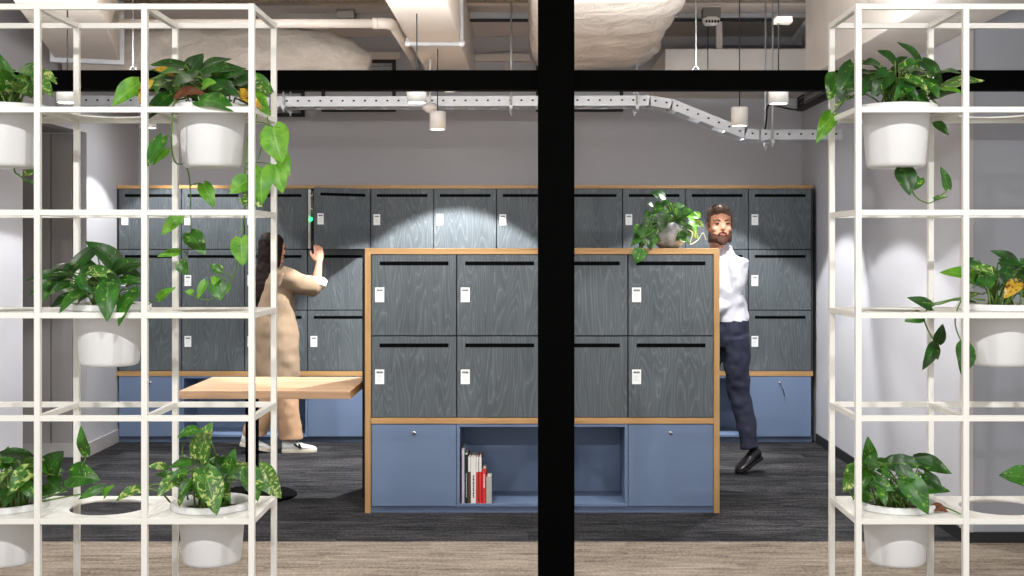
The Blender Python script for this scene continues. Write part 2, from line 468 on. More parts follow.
for r in range(3):
    for c in range(11):
        loc = (bi+c*bw, BD, mz1+(2-r)*bh)
        d = place_door(pb, bank, loc, first); first = False
        if r == 0 and c == OPEN:
            open_door = d
            a = R(39)
            hinge = Vector((bi+(c+1)*bw, BD, loc[2]))
            d.rotation_euler = (0, 0, a)
            d.location = hinge + Matrix.Rotation(a, 3, 'Z') @ Vector((-bw, 0, 0)) - bank.location
            d['label'] = 'locker door standing ajar'
# pale lining and green lamp of the open locker
lx = bi+OPEN*bw; lz = mz1+2*bh
m = MB(); m.box(lx+.004, lx+.024, BD-.002, WB-.03, lz+.006, lz+bh-.006)
for zz in (.45, .1): m.box(lx+.02, lx+.04, BD-.002, BD+.03, lz+bh-.03-zz*.3, lz+bh-.02-zz*.3)
lining = m.build('locker_lining', M['inner'], bank)
m = MB(); m.ellipsoid((lx+.03, BD-.012, lz+.235), (.012, .008, .014)); m.build('lock_light', M['green_led'], lining)
pat = 'DNNDDNNDNND'
c = 0
pat = [('D', 0, 1), ('N', 1, 3), ('D', 3, 4), ('D', 4, 5), ('N', 5, 7), ('D', 7, 8), ('N', 8, 10), ('D', 10, 11)]
for k, a, b in pat:
    if k == 'D': base_door(bank, bi+a*bw, bi+b*bw, BD, .045, mz0, key=(a == 10))
    else: niche(bank, bi+a*bw, bi+b*bw, BD, .045, mz0, .4)

# ------------------------------------------------------------------ books in the niche
NZ = zb0+.018
def book(px0, px1, ytop, depth, mats, label, kind, ydep=.01):
    y = FD+ydep; a, b = X(px0), X(px1); z1_ = Z(ytop)
    t_ = thing('book', label, 'book', ((a+b)/2, y, NZ), 'books in the blue niche')
    cv, sp, pg = mats[:3]; hh = z1_-NZ; th = .0022
    m = MB(); m.box(a, a+th, y, y+depth, NZ, z1_, 0); m.box(b-th, b, y, y+depth, NZ, z1_, 0)
    if kind == 'split':
        m.box(a, b, y-.001, y+th, NZ, NZ+hh*.68, 1); m.box(a, b, y-.001, y+th, NZ+hh*.68, z1_, 2)
    else: m.box(a, b, y-.001, y+th, NZ, z1_, 1)
    xm = (a+b)/2
    if kind.startswith('text'):
        q = NZ+hh*(.12 if kind == 'textb' else .45); hi = NZ+hh*(.62 if kind == 'textb' else .82); ww = (b-a)*.32
        k = 0
        while q < hi:
            g = (.008, .006, .010, .005)[k % 4]; m.box(xm-ww/2*(1 if k % 3 else .7), xm+ww/2, y-.0016, y-.0009, q, q+g, 2); q += g+.0028; k += 1
    m.build('cover', [cv, sp, mats[3] if len(mats) > 3 else pg], t_)
    m = MB(); m.box(a+th, b-th, y+th, y+depth-.003, NZ+.002, z1_-.002); m.build('pages', pg, t_)
BK = {k: plain('book_'+k, c, .45) for k, c in dict(maroon=(96, 26, 30), pale=(176, 192, 214), black=(22, 22, 24), white=(226, 226, 222), brown=(86, 62, 44),
      red=(206, 46, 44), wine=(120, 26, 28), grey=(168, 170, 168), page=(214, 208, 196), dgrey=(92, 92, 92)).items()}
b_ = BK
NX0 = 460.6
book(460.7, 461.9, 449.5, .2, (b_['maroon'], b_['maroon'], b_['page']), 'thin dark maroon book at the far left end of the row in the blue niche', 'plain')
book(462.0, 464.2, 449.5, .2, (b_['pale'], b_['pale'], b_['page']), 'tall thin pale blue book beside the maroon one in the blue niche', 'plain')
book(464.6, 468.0, 454.8, .2, (b_['black'], b_['black'], b_['page'], b_['grey']), 'black book with small pale lettering on its spine in the blue niche', 'textb')
book(468.2, 470.6, 457.2, .19, (b_['brown'], b_['brown'], b_['page'], b_['white']), 'thin brown book with a white upper spine in the blue niche', 'split')
book(470.9, 475.8, 457.8, .19, (b_['white'], b_['white'], b_['page'], b_['black']), 'thick white book with bold black lettering down its spine in the blue niche', 'textb')
book(476.2, 478.4, 457.6, .19, (b_['wine'], b_['red'], b_['page'], b_['white']), 'red book with white spine top, right next to the lettered white book', 'split')
book(479.0, 481.5, 457.0, .19, (b_['wine'], b_['red'], b_['page'], b_['white']), 'red book with white spine top, right next to the shorter all red book', 'split')
book(482.1, 486.0, 469.2, .15, (b_['wine'], b_['red'], b_['page'], b_['white']), 'shorter all red book with white lettering in the blue niche', 'textr')
book(486.3, 491.6, 477.6, .14, (b_['dgrey'], b_['grey'], b_['page']), 'short thick grey book at the right end of the row in the blue niche', 'plain')

# ------------------------------------------------------------------ table
tt = thing('table', 'light oak top table on a black column against the side of the locker cabinet', 'table', (-1.69, 7.3, 0))
tx0 = -2.0; tx1 = -1.015; ty0, ty1 = 6.93, 7.68; th_ = Z(391, 6.93)
m = MB(); m.box(tx0, tx1, ty0, ty1, th_-.046, th_); m.build('table_top', M['table'], tt, bevel=.002)
m = MB(); cxl, cyl = -1.69, 7.42
m.box(cxl-.034, cxl+.034, cyl-.034, cyl+.034, .012, th_-.046); m.box(cxl-.3, cxl+.3, cyl-.2, cyl+.2, th_-.056, th_-.046)
m.build('column', M['steelblack'], tt, bevel=.003)
m = MB(); m.lathe([(.001, 0), (.27, 0), (.27, .007), (.262, .012), (.001, .014)], (cxl, cyl, 0), 48); m.build('base', M['steelblack'], tt)

# ------------------------------------------------------------------ plant shelves
LV = [2.328, 1.985, 1.642, 1.299, .956, .613, .27]
YF, YB = 4.04, 4.39
B_ = .020
def shelf(name_label, posts, holes, root_x):
    t_ = thing('plant_shelf', name_label, 'shelf', (root_x, YF, 0))
    a, b = posts[0], posts[-1]
    for x in posts:
        for y in (YF, YB):
            m = MB(); m.box(x-B_/2, x+B_/2, y-B_/2, y+B_/2, 0, LV[0]+B_/2); m.build('post', M['white'], t_, bevel=.0015)
    for k, z in enumerate(LV):
        for y in (YF, YB):
            m = MB()
            for p, q in zip(posts, posts[1:]): m.box(p+B_/2, q-B_/2, y-B_/2+.001, y+B_/2-.001, z-B_/2, z+B_/2-.001)
            m.build('rail', M['white'], t_, bevel=.001)
        for x in posts:
            m = MB(); m.box(x-B_/2+.001, x+B_/2-.001, YF+B_/2, YB-B_/2, z-B_/2, z+B_/2-.001); m.build('crossbar', M['white'], t_, bevel=.001)
        if k in (1, 3, 5):
            for p, q in zip(posts, posts[1:]): board(t_, p+B_/2, q-B_/2, z)
    return t_
HR = .132
def board(t_, xa, xb, z):
    m = MB(); N = 64; cx, cy = (xa+xb)/2, (YF+YB)/2; y0, y1 = YF+B_/2, YB-B_/2
    hx, hy = (xb-xa)/2, (y1-y0)/2
    z1_, z0_ = z+B_/2-.001, z+B_/2-.006
    out, inn = [], []
    for k in range(N):
        a = 2*PI*(k+.5)/N if False else 2*PI*k/N + PI/4
        c, s = math.cos(a), math.sin(a); sc = 1/max(abs(c)/hx, abs(s)/hy)
        # keep the corners exact
        out.append((cx+c*sc, cy+s*sc)); inn.append((cx+HR*c, cy+HR*s))
    rings = [[Vector((x, y, z0_)) for x, y in out], [Vector((x, y, z1_)) for x, y in out], [Vector((x, y, z1_)) for x, y in inn],
             [Vector((x, y, z0_)) for x, y in inn], [Vector((x, y, z0_)) for x, y in out]]
    m.rings(rings, 0, False, False); bmesh.ops.remove_doubles(m.bm, verts=m.bm.verts, dist=1e-5)
    return m.build('shelf_board', M['white'], t_)
PL = [-1.992, -1.635, -1.278, -.921]
PR = [1.101, 1.459, 1.817, 2.175]
shelf('white metal grid shelving on the left side of the photo, holding five potted plants', PL, None, -1.45)
shelf('white metal grid shelving on the right side of the photo, beside the cool grey wall', PR, None, 1.64)

# ------------------------------------------------------------------ potted plants
YC = (YF+YB)/2
def bez(a, b, c, n=6):
    return [a*(1-t)**2 + b*2*t*(1-t) + c*t*t for t in (i/n for i in range(n+1))]
def cat(pts, n=5):
    out = []; q = [pts[0]] + list(pts) + [pts[-1]]
    for i in range(1, len(q)-2):
        p0, p1, p2, p3 = q[i-1:i+3]
        for k in range(n):
            t = k/n
            out.append(.5*((2*p1) + (p2-p0)*t + (2*p0-5*p1+4*p2-p3)*t*t + (3*p1-p0-3*p2+p3)*t**3))
    out.append(Vector(pts[-1])); return out
def potted(label, cx, z, leaves, fill=0, fbox=None, vines=(), fcols=(0, 0, 1, 1, 3), seed=1, group='potted plants in the white grid shelving', flen=(.06, .105), dead=()):
    r = random.Random(seed)
    t_ = thing('potted_pothos', label, 'potted plant', (cx, YC, z), group)
    ztop = z+.009
    m = MB()
    prof = [(.001, -.183), (.088, -.183), (.096, -.178), (.1, -.168), (.114, .0), (.115, ztop-z+.001), (.139, ztop-z+.001), (.140, ztop-z+.004), (.140, ztop-z+.019), (.137, ztop-z+.023), (.126, ztop-z+.023), (.11, .002), (.106, -.02), (.001, -.021)]
    m.lathe(prof, (cx, YC, z), 64); bmesh.ops.remove_doubles(m.bm, verts=m.bm.verts, dist=1e-4); m.build('pot', M['pot'], t_)
    m = MB()
    rg = []
    for rr, zz in ((.001, .008), (.04, .007), (.08, .003), (.109, 0)):
        rg.append([Vector((cx+rr*math.cos(2*PI*k/28), YC+rr*math.sin(2*PI*k/28), z+zz+r.uniform(-.003, .003))) for k in range(28)])
    m.rings(rg, 0, True, False); m.build('soil', M['soil'], t_)
    f, st = MB(), MB(); soil = Vector((cx, YC, z+.002))
    def stem(B, d):
        s0 = soil + Vector((r.uniform(-.06, .06), r.uniform(-.06, .06), 0))
        mid = (s0*.45+B*.55); mid.z = max(s0.z, B.z)+.02+.15*abs(B.x-s0.x)
        if B.z < z-.01: 
            return
        st.tube(bez(s0, mid, B), [.0032]*3+[.0026]*4, 6)
    for L in leaves:
        bx, by, tx, ty, w, dB, dT, c = L[:8]
        Bp, Tp = P(bx, by, YC+dB), P(tx, ty, YC+dT)
        f.leaf(Bp, Tp, w, c, nh=(r.uniform(-.25, .25), -.8, .6), bend=r.uniform(.06, .16), fold=r.uniform(.15, .35), roll=r.uniform(-.25, .25))
        if len(L) < 9: stem(Bp, Tp-Bp)
    for i in range(fill):
        x0_, x1_, y0_, y1_ = fbox
        bx, by = r.uniform(x0_, x1_), r.uniform(y0_, y1_); D = YC+r.uniform(-.10, .12)
        Bp = P(bx, by, D); out = Vector((Bp.x-cx, (D-YC), 0)); 
        if out.length < .02: out = Vector((r.uniform(-1, 1), r.uniform(-1, .3), 0))
        out.normalize(); ln = r.uniform(*flen)
        d = (out + Vector((r.uniform(-.7, .7), r.uniform(-.7, .4), r.uniform(-.65, .6)))).normalized()
        f.leaf(Bp, Bp+d*ln, r.uniform(.48, .68), r.choice(fcols), nh=(r.uniform(-.4, .4), -.6, .8), bend=r.uniform(.08, .2), fold=r.uniform(.15, .4), roll=r.uniform(-.4, .4))
        stem(Bp, d)
    f.build('foliage', LEAF, t_); st.build('stems', M['stem'], t_)
    for pts, lv in vines:
        v = MB(); q = [P(x, y, YC+d) for x, y, d in pts]; q = cat(q)
        v.tube(q, [.0034-.0014*i/len(q) for i in range(len(q))], 6, 6)
        for L in lv:
            bx, by, tx, ty, w, dB, dT, c = L[:8]
            Bp = P(bx, by, YC+dB); Tp = P(tx, ty, YC+dT)
            v.leaf(Bp, Tp, w, c, nh=(r.uniform(-.3, .3), -.9, .35), bend=r.uniform(.04, .12), fold=r.uniform(.12, .3))
            near = min(q, key=lambda a: (a-Bp).length)
            v.tube(bez(near, (near+Bp)/2+Vector((0, 0, .012)), Bp, 4), .0019, 5, 6)
        v.build('vine', LEAF+[M['vinestem']], t_)
    for L in dead:
        v = MB(); v.leaf(P(L[0], L[1], YC+L[5]), P(L[2], L[3], YC+L[6]), L[4], 5, bend=.2, fold=.5); v.build('dead_leaf', LEAF, t_)['label'] = 'dry brown leaf'
    return t_
# leaf rows: base px, tip px, width ratio, depth of base, depth of tip, colour (0 dark 1 mid 2 lime 3 variegated 4 yellow 5 brown)
potted('large potted pothos with long trailing vines, on the upper left shelf at its right end', -1.1, LV[1], [
    (184, 66, 149, 64, .42, 0, -.03, 0), (190, 73, 203, 53, .85, .03, .05, 0), (199, 72, 230, 57, .5, .02, 0, 0), (202, 76, 245, 67, .42, -.02, -.05, 0),
    (207, 83, 251, 71, .42, -.05, -.06, 0), (224, 80, 272, 91, .5, -.02, -.06, 3), (228, 88, 258, 80, .5, -.05, -.1, 0), (140, 83, 112, 105, .62, -.02, -.06, 2),
    (170, 95, 142, 121, .4, -.08, -.16, 0), (199, 101, 235, 109, .62, -.14, -.19, 1), (174, 74, 154, 68, .5, -.05, -.08, 4), (150, 80, 139, 104, .4, -.03, -.08, 4),
    (166, 82, 155, 94, .7, -.08, -.12, 3), (203, 86, 216, 82, .85, -.1, -.12, 2), (246, 90, 270, 115, .5, -.05, -.1, 2), (252, 76, 274, 92, .45, 0, -.02, 1),
    (192, 80, 160, 76, .6, -.02, -.06, 0), (195, 72, 180, 90, .6, -.06, -.1, 0), (240, 92, 262, 108, .4, -.1, -.14, 4), (214, 84, 240, 96, .5, -.1, -.14, 0),
    (190, 95, 213, 86, .45, .02, -.06, 5), (206, 92, 232, 86, .4, .0, -.08, 5), (184, 98, 200, 90, .5, -.04, -.08, 5), (228, 95, 250, 92, .35, .02, -.05, 5)],
    26, (168, 255, 70, 97), [
    ([(186, 98, -.06), (174, 104, -.15), (172, 128, -.16), (172, 150, -.14), (176, 163, -.1), (186, 166, .0), (190, 186, .05), (190.6, 235, .06), (187, 254, .06), (179, 271, .05)],
     [(163, 137, 147, 166, .55, -.17, -.2, 1), (168, 150, 152, 165, .45, -.15, -.16, 2), (203, 184, 214, 207, .55, .05, .02, 2), (181, 215, 161, 235, .5, .06, .04, 2),
      (189, 233, 205, 254, .7, .06, .03, 1), (180, 252, 157, 256, .4, .06, .05, 2), (180, 262, 188, 275, .85, .05, .04, 1)]),
    ([(236, 98, .0), (256, 112, -.12), (247, 140, -.13), (245, 170, -.13), (245, 205, -.12), (242, 240, -.11), (236, 268, -.1), (225, 290, -.1), (208, 300, -.1), (189, 294, -.1)],
     [(273, 127, 282, 163, .82, -.14, -.17, 2), (275, 165, 283, 193, .65, -.13, -.15, 2), (249, 180, 229, 193, .85, -.14, -.17, 2), (262, 168, 261, 205, .65, -.14, -.17, 2),
      (243, 197, 262, 206, .65, -.15, -.17, 3), (241, 238, 243, 266, .75, -.12, -.15, 2), (221, 272, 210, 264, .8, -.1, -.1, 1), (206, 281, 197, 299, .5, -.1, -.11, 2),
      (216, 282, 221, 301, .85, -.11, -.13, 1), (216, 277, 213, 285, .9, -.11, -.13, 2), (193, 293, 185, 291, .8, -.1, -.1, 2), (228, 285, 222, 296, .6, -.1, -.12, 2)]),
    ([(240, 98, .08), (264, 112, .05), (268, 128, -.05), (262, 146, -.1), (258, 160, -.12)], [(278, 150, 290, 176, .5, -.05, -.08, 2)])], seed=3, dead=[(176, 100, 206, 92, .5, -.1, -.12)])
potted('bushy potted pothos with narrow leaves cut by the left edge of the photo, upper shelf', -1.8135, LV[1], [
    (10, 80, -2, 52, .35, 0, -.02, 1), (20, 86, 31, 62, .4, -.02, -.03, 3), (40, 72, 57, 83, .45, 0, -.03, 3), (36, 78, 53, 96, .45, -.05, -.1, 3), (16, 92, 2, 70, .4, -.04, -.06, 1),
    (26, 92, 40, 66, .4, .02, .02, 1), (12, 78, -14, 60, .4, 0, 0, 1), (30, 84, 12, 74, .35, -.06, -.09, 2), (36, 96, 22, 76, .35, -.05, -.07, 1)],
    30, (-28, 34, 70, 98), [([(18, 120, .12), (14, 166, .02), (20, 176, 0), (33, 185, 0)], [(24, 174, 38, 172, .5, 0, 0, 3), (28, 180, 36, 186, .4, 0, 0, 0)])], (1, 1, 2, 3), 5)
potted('bushy dark green potted pothos on the middle left shelf in front of the grey wall', -1.4565, LV[3], [
    (120, 270, 86, 240, .52, -.02, -.06, 0), (94, 250, 63, 280, .42, -.03, -.06, 0), (69, 275, 26, 279, .34, -.03, -.1, 0), (64, 280, 28, 294, .4, -.06, -.12, 0), (58, 284, 42, 302, .45, -.08, -.12, 1),
    (84, 291, 58, 312, .55, -.13, -.19, 1), (108, 283, 107, 321, .56, -.15, -.21, 1), (139, 291, 117, 325, .52, -.12, -.2, 1), (114, 270, 150, 262, .42, -.03, -.06, 0), (120, 280, 142, 281, .35, -.05, -.09, 1),
    (80, 276, 87, 293, .5, -.12, -.16, 1), (90, 271, 118, 277, .42, -.08, -.12, 3), (70, 283, 48, 294, .42, -.1, -.15, 0), (102, 277, 124, 284, .45, -.11, -.15, 0), (112, 268, 142, 275, .4, .02, -.02, 0),
    (74, 284, 92, 292, .5, -.12, -.16, 0), (95, 266, 76, 282, .5, -.05, -.1, 0), (100, 285, 90, 300, .45, -.12, -.16, 0)],
    18, (70, 132, 264, 298), [([(128, 302, .0), (145, 306, -.05), (156, 298, -.08)], [(158, 299, 175, 287, .42, -.08, -.1, 2)])], (0, 0, 1), 8)
potted('potted pothos with a reaching sprig, at the lower left corner on the lowest shelf', -1.8135, LV[5], [
    (30, 458, -6, 452, .42, .04, .02, 0), (47, 472, 63, 451, .9, -.02, -.03, 0), (32, 468, 8, 494, .62, -.1, -.16, 3), (38, 478, 32, 455, .6, 0, .02, 0), (52, 475, 60, 491, .6, -.02, -.06, 0),
    (87, 454, 80, 426, .46, -.02, -.02, 1, 1), (70, 477, 99, 479, .85, -.04, -.07, 1, 1), (104, 487, 78, 499, .38, -.06, -.08, 1, 1), (104, 496, 113, 485, .5, -.06, -.08, 2, 1),
    (10, 470, -4, 486, .5, -.1, -.14, 3), (22, 480, 40, 500, .5, -.11, -.14, 1), (14, 462, -12, 470, .5, -.05, -.1, 1)],
    38, (-26, 40, 456, 498), [([(34, 500, -.02), (62, 492, -.03), (74, 476, -.03), (83, 464, -.02), (87, 453, -.02)], []), ([(40, 502, -.02), (70, 496, -.05), (104, 491, -.06)], [])], (0, 1, 1, 3), 11)
potted('potted variegated pothos beside an empty hole, lowest shelf left of the table base', -1.1, LV[5], [
    (199, 459, 211, 422, .62, -.06, -.08, 3), (197, 429, 177, 437, .6, -.02, -.06, 1), (167, 468, 148, 466, .48, -.06, -.1, 3), (190, 462, 169, 467, .5, -.08, -.12, 1), (187, 471, 168, 480, .5, -.1, -.14, 1),
    (175, 478, 157, 496, .6, -.1, -.15, 3), (204, 470, 217, 515, .6, -.14, -.2, 3), (222, 484, 211, 508, .6, -.13, -.18, 1), (229, 479, 234, 448, .55, -.02, -.04, 1), (248, 468, 258, 501, .62, -.06, -.1, 1),
    (258, 468, 281, 498, .6, -.05, -.1, 3), (142, 489, 115, 500, .48, -.04, -.08, 3), (196, 478, 200, 500, .5, -.12, -.15, 1), (216, 468, 228, 455, .6, .02, .02, 0), (190, 480, 178, 498, .5, -.1, -.13, 1),
    (206, 478, 226, 474, .6, -.1, -.14, 0), (225, 470, 215, 455, .6, -.02, 0, 0)],
    20, (178, 244, 458, 494), [([(170, 502, -.03), (160, 492, -.06), (146, 488, -.05)], []), ([(188, 500, -.03), (184, 470, -.03), (183, 446, -.03), (195, 430, -.02)], [])], (0, 1, 3), 13)
potted('wide potted pothos with leaves spilling to both sides, on the upper right shelf', 1.28, LV[1], [
    (920, 62, 898, 41, .36, 0, -.02, 0), (895, 62, 878, 50, .55, 0, -.03, 0), (880, 66, 862, 63, .7, -.02, -.05, 0), (894, 64, 908, 56, .4, .02, .03, 0), (922, 61, 943, 81, .52, -.05, -.09, 0),
    (920, 68, 899, 65, .6, -.05, -.09, 1), (944, 87, 984, 79, .46, -.06, -.12, 3), (943, 89, 967, 95, .3, -.08, -.12, 2), (854, 64, 840, 102, .52, .05, .02, 0), (839, 76, 829, 99, .85, .1, .06, 1),
    (832, 114, 817, 142, .48, .12, .08, 2, 1), (850, 97, 834, 106, .35, .04, .02, 3), (905, 78, 930, 92, .5, -.1, -.14, 3), (888, 72, 872, 96, .6, -.08, -.12, 0), (912, 82, 894, 98, .55, -.1, -.14, 1),
    (926, 80, 940, 98, .5, -.08, -.12, 1), (870, 80, 858, 98, .5, -.08, -.12, 0), (900, 84, 920, 100, .5, -.11, -.14, 0)],
    34, (860, 936, 66, 98), [
    ([(902, 130, .12), (901, 166, .06), (908, 178, 0), (915, 196, -.02), (928, 203, -.02), (937, 199, -.02), (946, 191, -.02)], [(903, 168, 910, 195, .75, -.02, -.05, 0), (920, 178, 914, 190, .8, -.02, -.04, 1), (948, 189, 941, 166, .45, -.02, -.03, 1), (934, 199, 948, 196, .4, -.02, -.04, 3)]),
    ([(930, 98, .1), (940, 108, .16), (938, 122, .12)], [(935, 122, 949, 135, .55, .1, .08, 1)]),
    ([(862, 98, .02), (848, 98, .1), (838, 108, .12), (832, 114, .12)], [])], (0, 0, 1, 1), 17)
potted('potted pothos near the right edge of the photo on the middle right shelf', 1.638, LV[3], [
    (977, 280, 941, 271, .4, -.03, -.08, 2), (985, 286, 989, 267, .9, -.06, -.07, 1), (1003, 280, 970, 264, .34, -.05, -.1, 3), (1016, 265, 992, 250, .42, 0, -.03, 0), (1000, 262, 1028, 268, .5, -.04, -.08, 0),
    (1008, 268, 1000, 285, .6, -.08, -.1, 0), (1006, 274, 1014, 294, .5, -.1, -.13, 0), (1018, 282, 1004, 298, .6, -.12, -.15, 4), (982, 276, 972, 288, .5, -.04, -.07, 0), (1020, 262, 1044, 280, .5, -.04, -.08, 1)],
    24, (978, 1034, 264, 296), [
    ([(975, 302, -.0), (955, 300, -.06), (940, 304, -.06), (930, 306, -.05), (924, 318, -.02), (930, 334, .0), (937, 345, .02), (932, 356, .02)],
     [(932, 307, 908, 297, .4, -.05, -.08, 0), (922, 316, 905, 321, .7, -.02, -.04, 1), (938, 343, 943, 324, .6, .0, -.02, 0), (935, 344, 923, 370, .45, .0, -.02, 0), (934, 345, 938, 360, .6, .02, 0, 0)]),
    ([(975, 302, .0), (962, 300, -.1), (955, 322, -.1), (962, 344, -.1)], [(964, 344, 963, 376, .72, -.1, -.13, 1), (966, 348, 974, 366, .5, -.1, -.12, 1)]),
    ([(985, 300, -.05), (960, 298, -.08), (935, 303, -.08), (918, 302, -.06)], [])], (0, 1, 3), 19)
potted('potted pothos with broad leaves and a dry brown leaf, on the lowest right shelf', 1.28, LV[5], [
    (870, 463, 868, 437, .55, 0, -.02, 1), (856, 468, 844, 492, .68, .0, -.04, 3), (874, 466, 857, 458, .6, -.02, -.05, 1), (890, 464, 922, 464, .62, -.03, -.06, 0), (915, 460, 952, 473, .55, .0, -.04, 0),
    (905, 477, 929, 514, .62, -.13, -.19, 1), (924, 474, 944, 492, .5, -.04, -.08, 0), (874, 480, 894, 491, .62, -.1, -.14, 1), (880, 490, 886, 506, .6, -.13, -.17, 1), (900, 466, 916, 490, .6, -.08, -.12, 0),
    (868, 470, 862, 488, .6, -.06, -.1, 1), (890, 476, 876, 470, .6, -.08, -.1, 1), (898, 488, 906, 500, .6, -.12, -.15, 0), (886, 462, 904, 456, .5, .04, .04, 0), (862, 484, 853, 500, .5, -.08, -.1, 1)],
    22, (860, 924, 462, 498), [([(874, 502, -.02), (856, 500, .0), (848, 488, .03), (846, 478, .02)], []), ([(936, 504, -.03), (952, 510, -.1), (966, 517, -.13)], [])], (0, 1, 1), 23, dead=[(932, 508, 948, 511, .7, -.08, -.1)])
potted('potted pothos beside the last empty hole, almost wholly cut off by the photo\'s right edge', 1.996, LV[5], [
    (1033, 479, 1000, 475, .62, -.05, -.09, 1), (1060, 470, 1040, 450, .5, 0, 0, 1), (1090, 470, 1100, 450, .5, 0, 0, 0)], 8, (1050, 1110, 470, 490), seed=29)

# small plant on the cabinet
PD = 7.12; cabz = zt_cab = Z(248.3)
t_ = thing('potted_ivy', 'small leafy trailing plant in a grey mottled pot on top of the locker cabinet', 'potted plant', (X(669, PD), PD, cabz))
m = MB(); pc = (X(669, PD), PD, cabz)
m.lathe([(.001, 0), (.055, 0), (.085, .03), (.098, .075), (.094, .12), (.082, .15), (.076, .15), (.086, .12), (.082, .118), (.001, .12)], pc, 40); m.build('pot', M['stone'], t_)
f, st = MB(), MB(); r = random.Random(41)
lv = [(658, 196, 652, 193, 1), (664, 197, 652, 192, 0), (652, 205, 646, 204, 0), (660, 203, 655, 212, 0), (668, 201, 662, 207, 0), (655, 214, 649, 218, 1), (672, 204, 670, 214, 0), (680, 205, 672, 210, 0),
      (684, 206, 676, 214, 0), (680, 212, 670, 222, 0), (668, 212, 660, 220, 0), (690, 210, 682, 219, 1), (650, 219, 643, 228, 0), (646, 226, 638, 234, 0), (641, 234, 633, 242, 0), (648, 236, 640, 246, 0),
      (654, 238, 650, 249, 0), (640, 240, 631, 246, 1), (658, 222, 653, 232, 0), (664, 220, 660, 232, 0), (688, 216, 699, 218, 2), (692, 218, 700, 223, 2), (690, 222, 697, 231, 2), (686, 226, 690, 237, 0),
      (695, 222, 704, 227, 3), (690, 231, 698, 238, 3), (686, 233, 676, 240, 0), (676, 234, 668, 242, 0), (681, 238, 690, 243, 1), (672, 222, 664, 228, 0), (648, 212, 644, 222, 0), (662, 208, 652, 214, 0),
      (639, 226, 634, 234, 1), (652, 228, 644, 238, 0), (645, 240, 640, 249, 0), (678, 219, 686, 226, 0), (684, 213, 692, 216, 2), (700, 216, 694, 212, 2)]
for k in range(34):
    bx, by = r.uniform(640, 690), r.uniform(202, 238)
    if 660 < bx < 684 and by > 216 or by < 232-(bx-636)*.8: continue
    lv.append((bx, by, bx+r.uniform(-9, 5), by+r.uniform(2, 10), 0))
for bx, by, tx, ty, c in lv:
    D = PD-.07+r.uniform(-.05, .06)
    if by > 236: D = 6.925+r.uniform(-.0, .05) if tx < 652 else PD-.11
    B0, T0 = P(bx, by, D), P(tx, ty, D-.02); B0, T0 = (B0*1.05-T0*.05), (T0*1.05-B0*.05)
    if by > 228:
        lo = Z(247, D)
    f.leaf(B0, T0, .72, c if c else r.choice((0, 0, 1)), nh=(r.uniform(-.4, .4), -.8, .5), bend=.1, roll=r.uniform(-.4, .4))
    s0 = Vector(pc)+Vector((r.uniform(-.05, .05), r.uniform(-.05, .05), .125)); mid = (s0+B0)/2+Vector((0, -.02, .05))
    st.tube(bez(s0, mid, B0), .0022, 5)
f.build('foliage', LEAF, t_); st.build('stems', M['stem'], t_)
m = MB(); q = cat([Vector(pc)+Vector((-.04, -.04, .125)), P(652, 215, PD-.1), P(645, 236, 6.95), P(641, 246, 6.92), P(638, 253, 6.915)])
m.tube(q, .002, 5, 6)
for L in ((641, 249, 637, 263, 1.0, 1), (645, 238, 652, 250, .7, 0), (648, 228, 640, 238, .8, 0)): m.leaf(P(L[0], L[1], 6.918), P(L[2], L[3], 6.908), L[4], L[5])
m.build('vine', LEAF+[M['vinestem']], t_)
m = MB(); q = cat([Vector(pc)+Vector((.05, -.03, .125)), P(692, 232, PD-.12), P(690, 244, PD-.12), P(698, 240, PD-.1), P(703, 233, PD-.1), P(706, 240, PD-.1)])
m.tube(q, .003, 5, 0); m.build('vine', plain('pale_stem', (206, 204, 176), .5), t_)

# ------------------------------------------------------------------ pendant lamps
def spot(loc, energy, size, blend=.2, rad=.03, rot=(0, 0, 0), col=(1, .99, .975)):
    d = bpy.data.lights.new('spot', 'SPOT'); d.energy = energy; d.spot_size = R(size); d.spot_blend = blend; d.shadow_soft_size = rad; d.color = col
    o = bpy.data.objects.new('spot', d); COL.objects.link(o); o.location = loc; o.rotation_euler = rot
    return o
def lamp(x, y, z, ztop, label, energy=60, size=112, blend=.12, cord=True, rr=.05, hh=.112):
    t_ = thing('pendant_lamp', label, 'lamp', (x, y, z), 'white cylinder pendant lamps')
    m = MB(); m.lathe([(rr-.004, .006), (rr-.004, 0), (rr, 0), (rr, hh-.003), (rr-.003, hh), (.001, hh)], (x, y, z), 40); m.build('shade', M['lampwhite'], t_)
    m = MB(); m.lathe([(.001, .004), (rr-.004, .004)], (x, y, z), 32); m.build('lens', M['lampglow'], t_)
    if cord:
        m = MB(); m.tube([(x, y, z+hh), (x, y, ztop)], .0035, 6); m.build('cord', M['black'], t_)
    spot((x, y, z-.01), energy, size, blend); spot((x, y, z-.012), 32, 176, 1)  # second wide spot is an added weak fill for walls and ceiling
XL, XM, XR_ = -2.32, -.56, 1.27
LP = 2.25
lamp(XL, 6.1, LP, 2.75, 'white cylinder pendant lamp nearest on the left, behind the left shelving', rr=.052)
lamp(XM, 6.1, LP, 2.7, 'white cylinder pendant lamp half hidden by the black crossbar, left of centre')
lamp(XR_, 6.14, LP, 3.2, 'white cylinder pendant lamp touching the black crossbar, right of the post')
lamp(XL, 7.4, LP, 2.75, 'white cylinder pendant lamp farther back on the left, seen under the upper shelf board', 85)
lamp(XM, 7.5, LP, 2.75, 'whole white cylinder pendant lamp below the cable tray, left of the black post')
lamp(XR_, 7.27, LP, 3.2, 'whole white cylinder pendant lamp in front of the sloping cable tray, right of the post', 110)
lamp(-2.62, 8.85, 2.66, 3.2, 'white cylinder lamp hidden behind the black crossbar, left rear', 130, 88)
